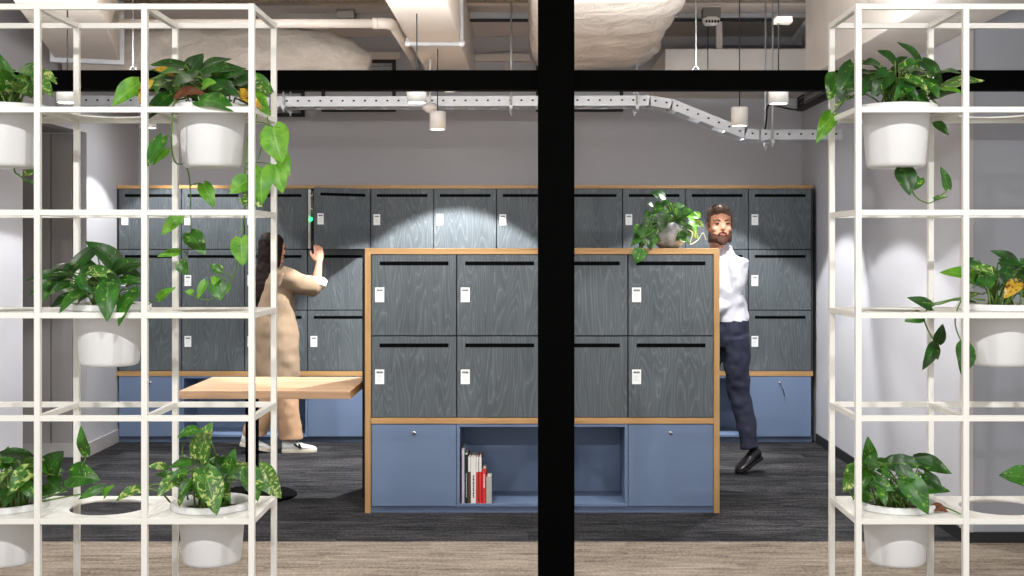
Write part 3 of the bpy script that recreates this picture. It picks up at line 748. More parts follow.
lamp(XM, 8.66, 2.636, 2.75, 'white cylinder lamp under the big duct behind the black crossbar', 600, 88, cord=False)
lamp(XR_, 8.55, 2.66, 3.2, 'white cylinder lamp behind the black crossbar, right rear', 260, 88)

# ------------------------------------------------------------------ cable tray
TD0, TD1 = 8.2, 8.4
ct = thing('cable_tray', 'perforated galvanised cable tray that steps down to the right under the ceiling', 'cable tray', (0, TD0, 2.5))
def path(D):
    return [(62, 100.5), (270, 101.5), (650, 100.5), (672, 104), (745, 133.5), (760, 134.5), (842, 134.5)]
pts = [P(x, y, TD0) for x, y in path(TD0)]
pts[0].x = WL+.02
for nm, D in (('side_rail', TD0), ('side_rail', TD1)):
    m = MB()
    for a, b in zip(pts, pts[1:]):
        a2, b2 = Vector((a.x, D, a.z)), Vector((b.x, D, b.z)); e = (b2-a2).normalized()*.004
        m.bar(a2-e, b2+e, .003, .068)
        m.bar(a2-e+Vector((0, .01 if D == TD0 else -.01, -.033)), b2+e+Vector((0, .01 if D == TD0 else -.01, -.033)), (.012 if D == TD0 else .03), .003)
        L = (b2-a2).length; n = int(L/.075)
        for k in range(n):
            p = a2.lerp(b2, (k+.5)/n); m.box(p.x-.007, p.x+.007, D-.003, D-.0014, p.z-.002, p.z+.009, 1)
    m.build(nm, [M['galv'], M['slot']], ct)
for a, b in zip(pts, pts[1:]):
    L = (b-a).length; n = max(1, int(L/.15))
    for k in range(n):
        p = a.lerp(b, (k+.5)/n); ang = math.atan2(b.z-a.z, b.x-a.x)
        m = MB(); m.box(p.x-.05, p.x+.05, TD0+.02, TD1-.02, p.z-.034, p.z-.026, 0, Matrix.Rotation(-ang, 3, 'Y')); m.build('rung', M['galv'], ct)
for k, px in enumerate((284, 511, 637, 772)):
    D = (TD0+TD1)/2; a = P(px, 100, TD0); z_ = a.z if px < 700 else pts[-1].z
    h_ = thing('tray_hanger', ['threaded rod hanger of the cable tray just right of the left shelving', 'threaded rod hanger of the cable tray just left of the black post', 'threaded rod hanger where the cable tray starts to slope down', 'threaded rod hanger on the lowered right end of the cable tray'][k], 'hanger', (a.x, TD0, z_), 'cable tray hangers')
    m = MB(); ztop = [2.62, CEIL, 2.77, CEIL][k]
    m.box(a.x-.012, a.x+.012, TD0-.03, TD1+.03, z_-.055, z_-.036); m.build('bracket', M['galv'], h_)
    for y in (TD0-.022, TD1+.022):
        m = MB(); m.tube([(a.x, y, z_-.085), (a.x, y, ztop)], .006, 8); m.build('rod', M['galv'], h_)
        m = MB(); m.lathe([(.001, 0), (.013, 0), (.013, .01), (.001, .01)], (a.x, y, z_-.066), 6, 0, False); m.build('nut', M['galv'], h_)
m = MB(); q = cat([P(740, 127, 8.25), P(752, 131, 8.25), P(763, 132, 8.25), P(766, 120, 8.27), P(767, 108, 8.3), P(772, 105, 8.4), P(790, 109, 8.8), P(802, 110, 9.3)])
m.tube(q, .008, 6); tag(m.build('cable', M['black']), 'black cable looping from the lowered cable tray to the dark wall grille', 'cable')
m = MB(); m.ellipsoid((X(430, 7.9), 7.9, Z(107, 7.9)), (.052, .05, .03)); m.ellipsoid((X(430, 7.9), 7.9, Z(107, 7.9)-.022), (.034, .034, .018))
m.tube([(X(430, 7.9), 7.9, Z(107, 7.9)+.02), (X(430, 7.9), 7.9, 2.748)], .006, 6)
tag(m.build('smoke_detector', M['lampwhite']), 'small round white detector just above the pendant lamp left of the post', 'detector')

# ------------------------------------------------------------------ ducts and pipes
def duct(name, label, cat_, x0, x1, y0, y1, z0, z1, mat, flanges=(), rot=None):
    t_ = thing(name, label, cat_, ((x0+x1)/2, (y0+y1)/2, z0))
    m = MB(); m.box(x0, x1, y0, y1, z0, z1); m.build('casing', mat, t_, bevel=.008)
    for y in flanges:
        m = MB(); e = .018
        m.box(x0-e, x1+e, y-.02, y+.02, z0-e, z0); m.box(x0-e, x0, y-.02, y+.02, z0, z1); m.box(x1, x1+e, y-.02, y+.02, z0, z1)
        for xx in (x0-.008, x1+.008): m.ellipsoid((xx, y-.022, z0-.004), (.022, .008, .022))
        m.build('flange', M['galv'], t_)
    return t_
duct('air_duct', 'big rectangular air duct with a galvanised flange, running away left of the black post', 'duct', -.711, -.406, 5.2, 9.2, 2.75, 3.15, M['duct'], (7.28,))
dd = thing('air_duct', 'wide grey rectangular duct slanting across the ceiling above the left shelving', 'duct', (-2.6, 7, 2.75))
m = MB(); A, Bq = Vector((-2.88, 7.92, 0)), Vector((-2.18, 5.4, 0)); d = (Bq-A).normalized()
m.bar(A+Vector((0, 0, 2.93)), Bq+Vector((0, 0, 2.93)), .40, .36); m.build('casing', M['duct'], dd, bevel=.006)
m = MB(); q = A-d*.0; m.bar(q-d*.02+Vector((0, 0, 2.93)), q+d*.03+Vector((0, 0, 2.93)), .46, .42); m.build('flange', M['galv'], dd, bevel=.004)
# insulated round duct
def wrapped(name, label, axis_pts, radii, mat, n=28, wob=.012, seed=2, flat=1.0, sq=1.0):
    pw = lambda v: math.copysign(abs(v)**sq, v)
    r = random.Random(seed); m = MB(); rings = []
    pts_ = [Vector(p) for p in axis_pts]
    for i, p in enumerate(pts_):
        d = (pts_[min(i+1, len(pts_)-1)]-pts_[max(i-1, 0)]).normalized()
        x = d.cross(Vector((0, 0, 1))).normalized(); y = x.cross(d)
        ph = r.uniform(0, 6)
        rings.append([p+(x*pw(math.cos(a))*flat+y*pw(math.sin(a)))*(radii[i]+wob*math.sin(3*a+ph)+wob*.6*math.sin(7*a+2*ph)) for a in (2*PI*k/n for k in range(n))])
    m.rings(rings, 0); o = m.build(name, mat); tag(o, label, 'duct'); return o
N = 14
ax = [(-3.15+k*(2.05/N), 8.36, 2.83) for k in range(N+1)]
rad = [.205]*(N-3)+[.20, .185, .15, .085]
for k_, dz_ in ((N-2, -.01), (N-1, -.035), (N, -.08)): ax[k_] = (ax[k_][0], ax[k_][1], ax[k_][2]+dz_)
wrapped('insulated_duct', 'crumpled white wrapped round duct lying across the ceiling behind the left shelving', ax, rad, M['foil'])
N = 16
ax = [(.44, 5.9+k*(2.6/N), 3.0) for k in range(N+1)]
wrapped('insulated_duct', 'broad sagging white wrapped duct just right of the black post', ax, [.235+.02*math.sin(k*2.1) for k in range(N+1)], M['foil'], 40, .007, 9, 1.75, .5)
for k, (px, py, D) in enumerate(((607, 33, 7), (621, 22, 6.8), (607, 26, 6.9))):
    pass
duct('air_duct', 'pale square duct crossing the far end of the ceiling right of the post', 'duct', X(665, 8.85), 2.2, 8.85, WB-.001, 2.74, Z(48.5, 8.85), M['ductlight'])
duct('air_duct', 'long white boxed duct along the top of the right wall', 'duct', 1.82, 2.249, 5.2, 7.95, 2.627, 3.15, M['ductlight'])
# pipes
pt = thing('ceiling_pipe', 'grey white pipe with a coupling and elbow turning away beside the big duct', 'pipe', (-.82, 7.2, 2.85))
yP = 7.15
a = P(120, 23.5, yP); e = P(388, 23.5, yP); b = P(388, 23.5, yP)+Vector((0, 2.2, 0))
m = MB(); m.tube([a, e-Vector((.06, 0, 0))], .027, 16); m.build('run', M['pipe'], pt)
m = MB(); m.tube([e-Vector((.09, 0, 0)), e-Vector((.055, 0, 0))], .034, 16); m.build('coupling', M['pipe'], pt)
m = MB(); m.tube(cat([e-Vector((.06, 0, 0)), e-Vector((.02, 0, 0)), e+Vector((.012, .02, 0)), e+Vector((.02, .07, 0))]), .033, 16); m.build('elbow', M['pipe'], pt)
m = MB(); m.tube([e+Vector((.02, .05, 0)), b+Vector((.02, 0, 0))], .027, 16); m.build('run', M['pipe'], pt)
def conduit(label, p0, p1, w, h, mat, name='conduit', cat_='conduit'):
    m = MB(); m.bar(p0, p1, w, h); return tag(m.build(name, mat, bevel=.002), label, cat_)
conduit('flat grey conduit channel under the ceiling left of the big duct', P(255, 16.5, 8.3), P(402, 16.5, 8.3), .05, .04, M['galvdark'])
conduit('flat grey conduit channel between the big duct and the black post', P(470, 16.8, 8.3), P(540, 16.8, 8.3), .05, .05, M['galv'])
conduit('thin dark conduit just under the grey channel left of the post', P(470, 20.4, 8.25), P(540, 20.4, 8.25), .02, .02, M['black'])
conduit('grey conduit channel with hanging boxes, right of the post', P(668, 15.9, 8.95), P(835, 15.9, 8.95), .05, .035, M['galv'])
conduit('thin dark conduit leading to the small box, right of the post', P(668, 20.2, 8.93), P(778, 20.2, 8.93), .022, .018, M['black'])
conduit('slanting steel strut channel above the right shelving', P(793, 42, 9.2), P(818, 9, 8.75), .041, .041, M['galv'], 'strut_channel', 'strut')
conduit('conduit along the far wall seen between the big duct and the post', P(472, 58, 9.92), P(620, 58, 9.92), .06, .06, M['pipe'])
conduit('conduit along the far wall seen left of the big duct', P(345, 56, 9.92), P(400, 56, 9.92), .06, .06, M['pipe'])
conduit('upright white pipe rising from the far square duct', P(719, 52, 8.95), P(719, 30, 8.95)+Vector((0, 0, .06)), .045, .045, M['pipe'], 'upright_pipe', 'pipe')
conduit('upright pipe behind the black crossbar left of the post', P(507, 85, 9.9325), P(507, 53, 9.9325), .035, .035, M['pipe'], 'upright_pipe', 'pipe')
m = MB(); c_ = P(711, 14.5, 8.3); m.box(c_.x-.06, c_.x+.06, 8.25, 8.35, c_.z-.03, c_.z+.04); o1 = None
t_ = thing('junction_box', 'grey box with a round white detector under the ceiling right of the post', 'box', c_)
m.build('box', M['galvdark'], t_, bevel=.003)
m = MB(); m.lathe([(.001, -.075), (.04, -.075), (.055, -.06), (.062, -.03), (.062, -.025), (.001, -.025)], c_, 28)
for k in range(5): m.box(c_.x-.045+k*.02, c_.x-.035+k*.02, 8.235, 8.25, c_.z-.065, c_.z-.05, 1)
m.build('detector_head', [M['lampwhite'], M['slot']], t_)
m = MB(); c_ = P(783, 20.5, 6.14); m.box(c_.x-.04, c_.x+.04, 6.1, 6.18, c_.z-.015, c_.z+.015); tag(m.build('ceiling_box', M['duct'], bevel=.003), 'small beige box at the head of the right pendant lamp cord', 'box')
m = MB(); c_ = P(338+8, 14.5, 8.2); m.box(c_.x-.06, c_.x+.06, 8.16, 8.26, c_.z-.03, c_.z+.03); tag(m.build('ceiling_box', M['galvdark'], bevel=.003), 'dark grey box on the conduit channel left of the big duct', 'box')
for px, D, lab in ((696, 5.5, 'suspension wire hooked to the black crossbar right of the post'), (133, 5.5, 'suspension wire hooked to the black crossbar behind the left shelving')):
    a = P(px, 68, D); t_ = thing('suspension_wire', lab, 'wire', a)
    m = MB(); m.tube([a+Vector((0, 0, .01)), (a.x, D, CEIL)], .003, 6); m.build('wire', M['black'], t_)
    m = MB(); m.tube([a+Vector((.012*math.cos(q), 0, .0+.012*math.sin(q)-.003)) for q in (2*PI*k/12 for k in range(13))], .003, 5); m.build('hook', M['black'], t_)
m = MB(); q = cat([P(474, 56, 9.944), P(484, 53, 9.944), P(505, 50, 9.944), P(525, 54, 9.944), P(530, 60, 9.944), P(522, 64, 9.944)]); m.tube(q, .006, 6)
tag(m.build('cable', M['pipe']), 'loose white cable curling near the ceiling left of the post', 'cable')
m = MB(); q = cat([P(371, 85, 9.943), P(371, 64, 9.943), P(376, 59, 9.943), P(382, 60, 9.943), P(381, 85, 9.943)]); m.tube(q, .007, 6)
tag(m.build('cable', M['pipe']), 'white looped cable at the end of the wrapped duct left of the big duct', 'cable')
# framed wall grilles
def grille(label, px0, px1, py0, py1, sl):
    D = WB; t_ = thing('wall_grille', label, 'grille', (X((px0+px1)/2, D), D, Z(py1, D)), 'black framed grilles high on the back wall')
    a, b, z0, z1 = X(px0, D), X(px1, D), Z(py1, D), Z(py0, D); w = .028
    m = MB(); m.box(a, b, D-.03, D-.001, z0, z0+w); m.box(a, b, D-.03, D-.001, z1-w, z1); m.box(a, a+w, D-.03, D-.001, z0+w, z1-w); m.box(b-w, b, D-.03, D-.001, z0+w, z1-w)
    m.build('frame', M['grilleblack'], t_)
    m = MB(); n = 6
    for k in range(n):
        z = z0+w+(k+.5)*(z1-z0-2*w)/n; m.box(a+w, b-w, D-.026, D-.006, z-.004, z+.004, 0, Matrix.Rotation(R(35), 3, 'X'))
    m.build('louvres', M[sl], t_)
grille('black framed grille under the cable tray beside the left shelving', 252, 305, 60, 117, 'grilleblack')
grille('black framed grille with pale louvres in the middle left of the back wall', 322, 396, 60, 112, 'galv')
grille('black framed grille on the back wall half hidden by the black post', 536, 623, 60, 112, 'galv')
t_ = thing('wall_grille', 'dark louvred grille high in the corner on the right wall', 'grille', (WR, 9.4, 2.63))
m = MB(); m.box(WR-.05, WR-.001, 8.95, 9.9, 2.63, 2.66); m.box(WR-.05, WR-.001, 8.95, 9.9, 2.95, 2.98); m.box(WR-.05, WR-.001, 8.95, 8.98, 2.66, 2.95); m.box(WR-.05, WR-.001, 9.87, 9.9, 2.66, 2.95); m.build('frame', M['grilleblack'], t_)
m = MB()
for k in range(6): m.box(WR-.045, WR-.01, 8.98, 9.87, 2.69+k*.045-.003, 2.69+k*.045+.003, 0, Matrix.Rotation(R(-40), 3, 'Y'))
m.build('louvres', M['galvdark'], t_)

# ------------------------------------------------------------------ people
def folds(name, scale):
    tx = bpy.data.textures.new(name, 'CLOUDS'); tx.noise_scale = scale; tx.noise_depth = 1; return tx
FOLD = folds('folds', .09); FOLD2 = folds('fine_folds', .05); FOLDC = folds('coat_folds', .13)
def flesh(mb, name, mat, root, vox=.007, it=4, disp=0, tex=None):
    mods = [('REMESH', dict(mode='VOXEL', voxel_size=vox, use_smooth_shade=True)), ('SMOOTH', dict(iterations=it, factor=.6))]
    if disp: mods.append(('DISPLACE', dict(strength=disp, texture=tex or FOLD, texture_coords='GLOBAL', mid_level=.5)))
    return mb.build(name, mat, root, mods=mods)
def ring(c, fx, fy, ax, ay, n=20, p=1.0):
    return [c + ax*(fx*math.cos(a)) + ay*(fy*math.sin(a)) for a in (2*PI*k/n for k in range(n))]
def hand(mb, wrist, d, palm_n, L=.18, curl=.5, side=1):
    """palm and five bent fingers; d = pointing direction, palm_n = normal out of the palm"""
    d = d.normalized(); pn = (palm_n - d*palm_n.dot(d)).normalized(); s = d.cross(pn)*side
    pl = L*.5
    rings = []
    for t, w_, h_ in ((-.05, .022, .019), (.2, .03, .016), (.6, .04, .015), (1.0, .041, .012)):
        rings.append(ring(wrist+d*pl*t, w_, h_, s, pn, 14))
    mb.rings(rings)
    for k, (o, ln) in enumerate(((-.030, .40), (-.010, .47), (.011, .44), (.030, .35))):
        p = wrist + d*pl*.95 + s*o; q = d.copy(); pts_ = [p-d*.02]; seg = L*ln/3
        for j in range(3):
            pts_.append(p); q = (q + pn*curl*(.35+.3*j)).normalized(); p = p + q*seg*(1.1-.1*j)
        pts_.append(p)
        mb.tube(pts_, [.0095, .0092, .0086, .008, .0062], 8)
    p = wrist + d*pl*.28 - s*.028
    mb.tube([p, p + d*.03 - s*.02 + pn*.012, p + d*.055 - s*.026 + pn*.024, p + d*.078 - s*.022 + pn*.03], [.0125, .011, .0095, .007], 8)
def head(mb, c, f, up=Vector((0, 0, 1)), h=.23):
    """skull, jaw, nose, ears, brow; c = centre of the head, f = facing"""
    f = (f-up*f.dot(up)).normalized(); s = f.cross(up); k = h/.23
    rows = [(-.118, .02, .045, .030), (-.108, .038, .030, .042), (-.085, .052, .015, .068), (-.055, .062, .004, .086), (-.02, .068, .0, .092), (.02, .073, -.004, .097), (.055, .073, -.008, .097), (.085, .062, -.012, .085), (.105, .042, -.014, .058), (.115, .015, -.014, .022)]
    mb.rings([ring(c+up*(z*k)+f*(o*k), w_*k, d_*k, s, f, 24) for z, w_, o, d_ in rows])
    # nose
    n0 = c+f*.088*k
    mb.tube([n0+up*.028*k-f*.006*k, n0+up*.008*k+f*.006*k, n0-up*.016*k+f*.02*k, n0-up*.026*k+f*.006*k], [.008*k, .0095*k, .0125*k, .009*k], 8)
    for q in (-1, 1): mb.ellipsoid(n0-up*.02*k+s*(q*.010*k)+f*.005*k, (.008*k, .008*k, .007*k))
    rot = Matrix((s, f, up)).transposed()
    mb.ellipsoid(c+f*.086*k-up*.055*k, (.024*k, .010*k, .010*k), rot=rot)      # lips
    mb.ellipsoid(c+f*.088*k-up*.092*k, (.022*k, .014*k, .016*k), rot=rot)      # chin
    for q in (-1, 1):
        mb.ellipsoid(c+s*(q*.074*k)-f*.008*k-up*.004*k, (.009*k, .020*k, .032*k), rot=rot)
        mb.ellipsoid(c+s*(q*.032*k)+f*.083*k+up*.030*k, (.024*k, .010*k, .008*k), rot=rot)   # brow
        mb.ellipsoid(c+s*(q*.042*k)+f*.066*k-up*.018*k, (.020*k, .018*k, .018*k), rot=rot)   # cheek
    return f, s, k
def face(root, c, f, s, k, up=Vector((0, 0, 1))):
    rot = Matrix((s, f, up)).transposed()
    for q in (-1, 1):
        m = MB(); m.ellipsoid(c+s*(q*.032*k)+f*.087*k+up*.012*k, (.013*k, .006*k, .0055*k), rot=rot); m.build('eye', M['eye'], root)
        m = MB(); m.tube([c+s*(q*.014*k)+f*.094*k+up*.030*k, c+s*(q*.034*k)+f*.092*k+up*.036*k, c+s*(q*.054*k)+f*.078*k+up*.030*k], .0045*k, 8); m.build('eyebrow', M['hairbrown'], root)
    m = MB(); m.ellipsoid(c+f*.095*k-up*.055*k, (.022*k, .006*k, .006*k), rot=rot); m.build('mouth', M['lip'], root)

UP = Vector((0, 0, 1))
# ---- man walking to the left behind the cabinet
man = thing('person', 'bearded man in white shirt and navy trousers walking behind the oak framed locker cabinet', 'person', (1.33, 8.22, 0))
h_ = Vector((-.88, -.47, 0)).normalized(); lf = UP.cross(h_)          # heading, left side
pel = Vector((1.345, 8.22, .95)); chest = pel + Vector((0, 0, .34)) + h_*.03; neck = pel + Vector((-.045, 0, .555)) + h_*.02
sh = pel + Vector((-.02, 0, .49)) + h_*.015
hd = Vector((1.285, 8.13, 1.665)); hf = Vector((.06, -1, 0))
shL = sh + lf*.185 - UP*.02; shR = sh - lf*.185 - UP*.02
elL = shL + Vector((-.035, .06, -.27)); wrL = elL + h_*.23 - UP*.08 + lf*(-.05)
elR = shR + h_*.12 - UP*.27; wrR = elR + h_*.2 - UP*.12
hipL = pel + lf*.09 - UP*.02; hipR = pel - lf*.09 - UP*.02
anT = Vector((1.50, 8.2, .16)); knT = Vector((1.43, 8.2, .53))       # trailing leg (far foot in the photo's view: heel lifted)
hipT = hipL; hipF = hipR
knF = hipF + h_*.18 - UP*.41; anF = Vector((.98, 8.12, .09))
def limbs_body(b, pel, chest, sh, neck, lf_, h__, hd_, fn):
    pass
b = MB()
b.rings([ring(pel+UP*(-.08), .14, .10, lf, h_), ring(pel, .165, .115, lf, h_), ring(pel+UP*.12+h_*.01, .145, .10, lf, h_), ring(chest-UP*.05, .165, .11, lf, h_), ring(chest+UP*.07, .18, .112, lf, h_), ring(sh-UP*.02, .17, .085, lf, h_), ring(sh+UP*.04, .085, .06, lf, h_)])
b.tube([sh-UP*.01, neck, hd-UP*.05-hf*.01], [.065, .057, .055], 16)
for a_, e_, w_ in ((shL, elL, wrL), (shR, elR, wrR)):
    b.tube([a_, (a_+e_)/2, e_, (e_+w_)/2, w_], [.052, .046, .037, .036, .025], 14)
    hand(b, w_, (w_-e_), -lf if a_ is shL else lf, .185, .35, 1 if a_ is shL else -1)
b.tube([hipT, (hipT+knT)/2, knT, (knT+anT)/2-h_*.015, anT], [.088, .076, .055, .052, .036], 16)
b.tube([hipF, (hipF+knF)/2, knF, (knF+anF)/2-h_*.015, anF], [.088, .076, .055, .052, .036], 16)
f_, s__, k_ = head(b, hd, hf, h=.245)
flesh(b, 'body', M['skin'], man, .0065, 3)
face(man, hd, f_, s__, k_)
# hair swept back and beard
m = MB(); hk = k_; rt = Matrix((s__, f_, UP)).transposed()
for o_, u_, r_ in ((-.032, .02, (.080, .080, .095)), (-.012, .072, (.077, .092, .056)), (.05, .098, (.056, .036, .027)), (.02, .112, (.05, .05, .026)), (-.05, -.035, (.062, .05, .06))):
    m.ellipsoid(hd+f_*(o_*hk)+UP*(u_*hk), tuple(v*hk for v in r_), rot=rt)
for q in (-1, 1): m.ellipsoid(hd+s__*(q*.072*hk)+f_*(.022*hk)+UP*(.03*hk), (.009*hk, .022*hk, .05*hk), rot=rt)
flesh(m, 'hair', M['hairbrown'], man, .0055, 2, .014, FOLD2)
m = MB()
for q in range(-6, 7):
    a_ = q/6*1.45; p = hd+s__*(math.sin(a_)*.066*hk)+f_*((math.cos(a_)*.076+.006)*hk)
    m.tube([p-UP*(.028+.03*math.cos(a_))*hk, p-UP*.078*hk+f_*.006, p*1-UP*.106*hk-f_*.012], [.008, .013, .010], 8)
m.ellipsoid(hd+f_*.088*hk-UP*.098*hk, (.034*hk, .022*hk, .026*hk), rot=rt)
m.tube([hd+s__*(-.03)+f_*.093*hk-UP*.05*hk, hd+f_*.102*hk-UP*.042*hk, hd+s__*.03+f_*.093*hk-UP*.05*hk], .0075, 8)
flesh(m, 'beard', M['beard'], man, .006, 2)
# shirt
m = MB()
m.rings([ring(pel+UP*.055, .172, .126, lf, h_), ring(pel+UP*.1, .174, .126, lf, h_), ring(pel+UP*.18+h_*.01, .172, .128, lf, h_), ring(chest-UP*.05, .185, .132, lf, h_), ring(chest+UP*.07, .197, .13, lf, h_), ring(sh, .18, .098, lf, h_), ring(sh+UP*.055, .09, .072, lf, h_)])
for a_, e_, w_ in ((shL, elL, wrL), (shR, elR, wrR)):
    m.tube([a_-(e_-a_)*.1, (a_+e_)/2, e_, (e_+w_)/2, w_-(w_-e_)*.06], [.07, .066, .056, .05, .04], 16)
m.tube([sh+UP*.02, sh+UP*.07-h_*.005, sh+UP*.10-h_*.008], [.095, .072, .064], 18)
flesh(m, 'shirt', M['shirt'], man, .009, 3, .028)
m = MB()
m.rings([ring(pel-UP*.1, .165, .125, lf, h_), ring(pel, .18, .13, lf, h_), ring(pel+UP*.085, .175, .126, lf, h_)])
m.tube([hipT, (hipT+knT)/2, knT, (knT+anT)/2-h_*.012, anT+UP*.0], [.102, .09, .073, .068, .062], 18)
m.tube([hipF, (hipF+knF)/2, knF, (knF+anF)/2-h_*.012, anF+UP*.02], [.102, .09, .073, .068, .062], 18)
flesh(m, 'trousers', M['navy'], man, .009, 3, .024)
def shoe(root, heel, toe, name, mats, h=.075, w=.043, sole_t=.02, up=UP, tongue=None):
    d = (toe-heel); L = d.length; d.normalize(); s = d.cross(up).normalized(); u = s.cross(d)
    m = MB(); rows = []
    prof = [(0, .7, .95), (.06, .85, 1.05), (.22, .86, 1.0), (.36, .86, .86), (.5, .95, .66), (.68, 1.08, .5), (.85, .98, .4), (.95, .72, .30), (1.0, .35, .18)]
    for t, ww, hh in prof:
        c = heel+d*(t*L)+u*(h*hh*.5+sole_t*.6); rows.append(ring(c, w*ww, h*hh*.5, s, u, 18))
    m.rings(rows); o = m.build(name, mats[0], root, mods=[('SUBSURF', dict(levels=1, render_levels=1))])
    m = MB(); out = []
    for t, ww in ((0, .55), (.03, .82), (.1, .95), (.3, .92), (.45, .95), (.68, 1.14), (.85, 1.06), (.95, .8), (1.01, .4)):
        out.append((t, ww))
    pts_ = [heel+d*(t*L)+s*(ww*w) for t, ww in out] + [heel+d*(t*L)-s*(ww*w) for t, ww in out[::-1]]
    m.rings([[p for p in pts_], [p+u*sole_t for p in pts_]], 0, False); m.build('sole', mats[1], o, bevel=.003)
    return o, d, s, u, L
shoe(man, Vector((1.585, 8.26, .085)), Vector((1.405, 8.12, .004)), 'shoe', (M['shoeblack'], M['shoeblack']), .085)
shoe(man, anF-h_*.07-UP*.085, anF+h_*.2-UP*.085, 'shoe', (M['shoeblack'], M['shoeblack']), .085)

# ---- woman at the open locker
wom = thing('person', 'dark haired woman in a beige coat reaching up to the ajar wall locker', 'person', (-1.87, 9.0, 0))
h_ = Vector((.88, .47, 0)).normalized(); lf = UP.cross(h_)
pel = Vector((-1.875, 8.99, .86)); chest = pel+UP*.30; sh = pel+UP*.46+h_*.0; hd = Vector((-1.895, 9.0, 1.505)); hf = Vector((.62, .78, 0)).normalized()
shR = sh - lf*.165 - UP*.02; shL = sh + lf*.165 - UP*.02
elR = Vector((-1.575, 9.0, 1.225)); wrR = Vector((-1.56, 9.04, 1.40))
elL = shL - h_*.02 - UP*.27; wrL = elL + h_*.03 - UP*.22
hipR = pel - lf*.085; hipL = pel + lf*.085
knR = Vector((-1.80, 8.99, .47)); anR = Vector((-1.765, 9.0, .09)); knL = Vector((-1.92, 9.0, .47)); anL = Vector((-2.03, 8.99, .12))
b = MB()
b.rings([ring(pel-UP*.08, .14, .10, lf, h_), ring(pel, .165, .115, lf, h_), ring(pel+UP*.14, .12, .09, lf, h_), ring(chest-UP*.04, .14, .10, lf, h_), ring(chest+UP*.07, .145, .1, lf, h_), ring(sh, .125, .065, lf, h_), ring(sh+UP*.04, .07, .052, lf, h_)])
b.tube([sh, sh+UP*.08, hd-UP*.04], [.055, .047, .047], 16)
b.tube([shR, (shR+elR)/2, elR, (elR+wrR)/2, wrR], [.038, .038, .032, .033, .024], 14)
b.tube([shL, (shL+elL)/2, elL, (elL+wrL)/2, wrL], [.043, .038, .032, .031, .022], 14)
hand(b, wrR, Vector((-.06, .22, 1)), Vector((-.55, .8, 0)), .165, .35, -1)
hand(b, wrL, wrL-elL, -lf, .165, .4, 1)
for hp, kn, an in ((hipR, knR, anR), (hipL, knL, anL)):
    b.tube([hp, (hp+kn)/2, kn, (kn+an)/2-h_*.015, an], [.085, .07, .05, .047, .032], 16)
f_, s__, k_ = head(b, hd, hf, h=.22)
flesh(b, 'body', M['skin'], wom, .006, 3)
face(wom, hd, f_, s__, k_)
m = MB()
m.rings([ring(hd+UP*z+f_*o, w_, d_, s__, f_, 20) for z, w_, o, d_ in ((.122, .028, -.02, .04), (.108, .058, -.018, .076), (.075, .082, -.016, .096), (.03, .09, -.022, .094), (-.03, .094, -.030, .086), (-.10, .1, -.040, .074), (-.17, .102, -.062, .060), (-.26, .096, -.090, .052), (-.36, .078, -.105, .044), (-.44, .045, -.105, .028), (-.475, .018, -.1, .014))])
flesh(m, 'hair', M['hairdark'], wom, .006, 3, .014, FOLD2)
# coat
m = MB()
m.rings([ring(Vector((-1.872, 8.99, .56)), .215, .175, lf, h_, 28), ring(Vector((-1.872, 8.99, .75)), .212, .17, lf, h_, 28), ring(pel+UP*.03, .205, .165, lf, h_, 28), ring(pel+UP*.16, .19, .15, lf, h_, 28), ring(chest, .18, .135, lf, h_, 28), ring(chest+UP*.09, .175, .125, lf, h_, 28), ring(sh+UP*.005, .155, .09, lf, h_, 28), ring(sh+UP*.06, .068, .06, lf, h_, 28)])
m.tube([shR+lf*.03, (shR+elR)/2-UP*.01, elR-(elR-shR).normalized()*.02, elR+UP*.03], [.086, .082, .077, .07], 18)
m.tube([shL-lf*.02, (shL+elL)/2, elL, elL+(wrL-elL)*.6], [.07, .068, .064, .056], 18)
flesh(m, 'coat', M['coat'], wom, .009, 3, .026, FOLDC)
m = MB()
m.rings([ring(elR+(wrR-elR)*t-UP*0, r_, r_, Vector((1, 0, 0)), (wrR-elR).normalized().cross(Vector((1, 0, 0))), 20) for t, r_ in ((-.02, .066), (.1, .074), (.3, .074), (.38, .062))])
flesh(m, 'cuff', M['cuff'], wom, .007, 2, .015, FOLD2)['label'] = 'turned back pale cuff'
for hp, kn, an in ((hipR, knR, anR), (hipL, knL, anL)):
    m = MB(); m.tube([hp, (hp+kn)/2, kn, (kn+an)/2, an+UP*.03, an+UP*.005], [.11, .1, .088, .085, .088, .09], 20); flesh(m, 'trouser_leg', M['trouser'], wom, .009, 3, .014)
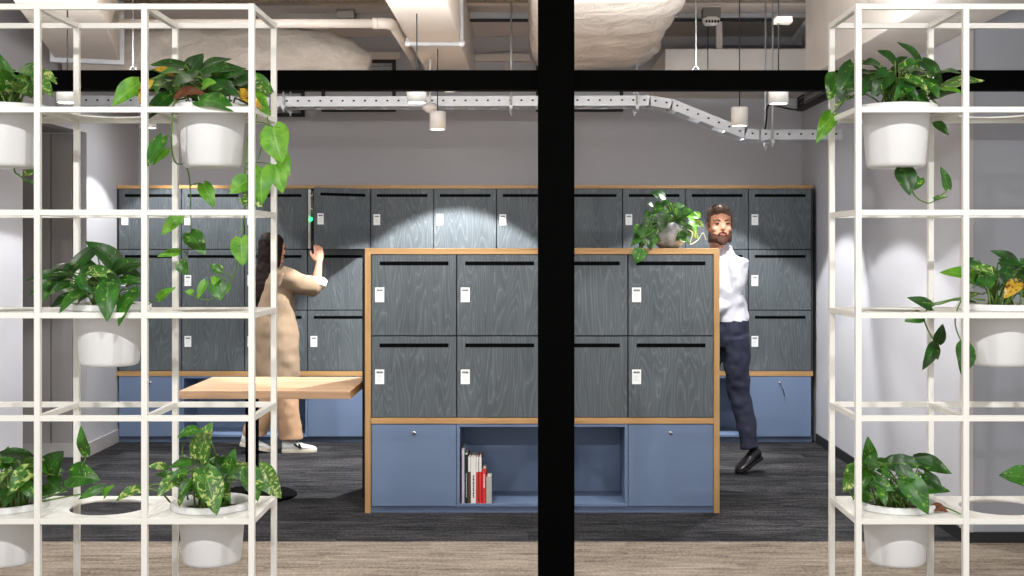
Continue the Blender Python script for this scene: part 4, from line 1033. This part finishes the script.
for heel, toe in ((Vector((-1.825, 8.975, .0)), Vector((-1.572, 9.01, .0))), (Vector((-2.135, 8.96, .055)), Vector((-1.915, 9.0, .0)))):
    o, d, s, u, L = shoe(wom, heel, toe, 'sneaker', (M['sneaker'], M['sole']), .085, .042, .024)
    m = MB(); side = s if s.y < 0 else -s
    a0 = heel+d*L*.50+u*.068+side*.040; b0 = heel+d*L*.56+u*.032+side*.0455; c0 = heel+d*L*.36+u*.066+side*.040
    m.bar(a0, b0, .015, .005, 0, side); m.bar(c0, b0, .013, .005, 0, side)
    m.build('side_mark', M['shoeblack'], o)['label'] = 'black V shaped mark'
    m = MB()
    for k in range(4): p = heel+d*L*(.4+.08*k)+u*(.088-.012*k); m.bar(p-side*.02, p+side*.022, .007, .004)
    m.build('laces', M['card'], o)

t_ = thing('linear_uplight', 'long slim white light strip lying on top of the black crossbar', 'lamp', (-.6, 5.505, zt_bar))
m = MB(); m.box(-2.8, 1.6, 5.49, 5.525, zt_bar, zt_bar+.002); m.build('channel', M['lampwhite'], t_)  # unseen strip, added to brighten the ceiling and upper room
m = MB(); m.box(-2.79, 1.59, 5.495, 5.52, zt_bar+.002, zt_bar+.003); m.build('lens', M['lampglow'], t_)
d = bpy.data.lights.new('uplight', 'AREA'); d.shape = 'RECTANGLE'; d.size = 4.3; d.size_y = .03; d.energy = 108; d.color = (1, .98, .95)
o = bpy.data.objects.new('uplight', d); COL.objects.link(o); o.location = (-.6, 5.507, zt_bar+.006); o.rotation_euler = (R(180-15), 0, 0)
# ------------------------------------------------------------------ added hall spots and even ambient fill
w_ = bpy.data.worlds.new('world'); scene.world = w_; w_.use_nodes = True
w_.node_tree.nodes['Background'].inputs[0].default_value = (1, .985, .97, 1); w_.node_tree.nodes['Background'].inputs[1].default_value = 1.1
for x in (-2.2, 0.0, 2.2):  # out-of-view spots, placed after the pot shadows and added to brighten the room
    t_ = thing('ceiling_spotlight', ['white spotlight on the hall ceiling above the left shelving aisle', 'white spotlight on the hall ceiling in the middle', 'white spotlight on the hall ceiling above the right shelving aisle'][int((x+2.2)/2.2+.1)], 'lamp', (x, 1.45, 3.05), 'hall ceiling spotlights')
    m = MB(); m.lathe([(.048, .008), (.048, 0), (.055, 0), (.055, .2), (.001, .2)], (x, 1.45, 3.05), 32); m.build('shade', M['lampwhite'], t_)
    m = MB(); m.lathe([(.001, .004), (.048, .004)], (x, 1.45, 3.05), 24); m.build('lens', M['lampglow'], t_)
    spot((x, 1.45, 3.04), 215, 150, .5, .03, (R(18), 0, 0))
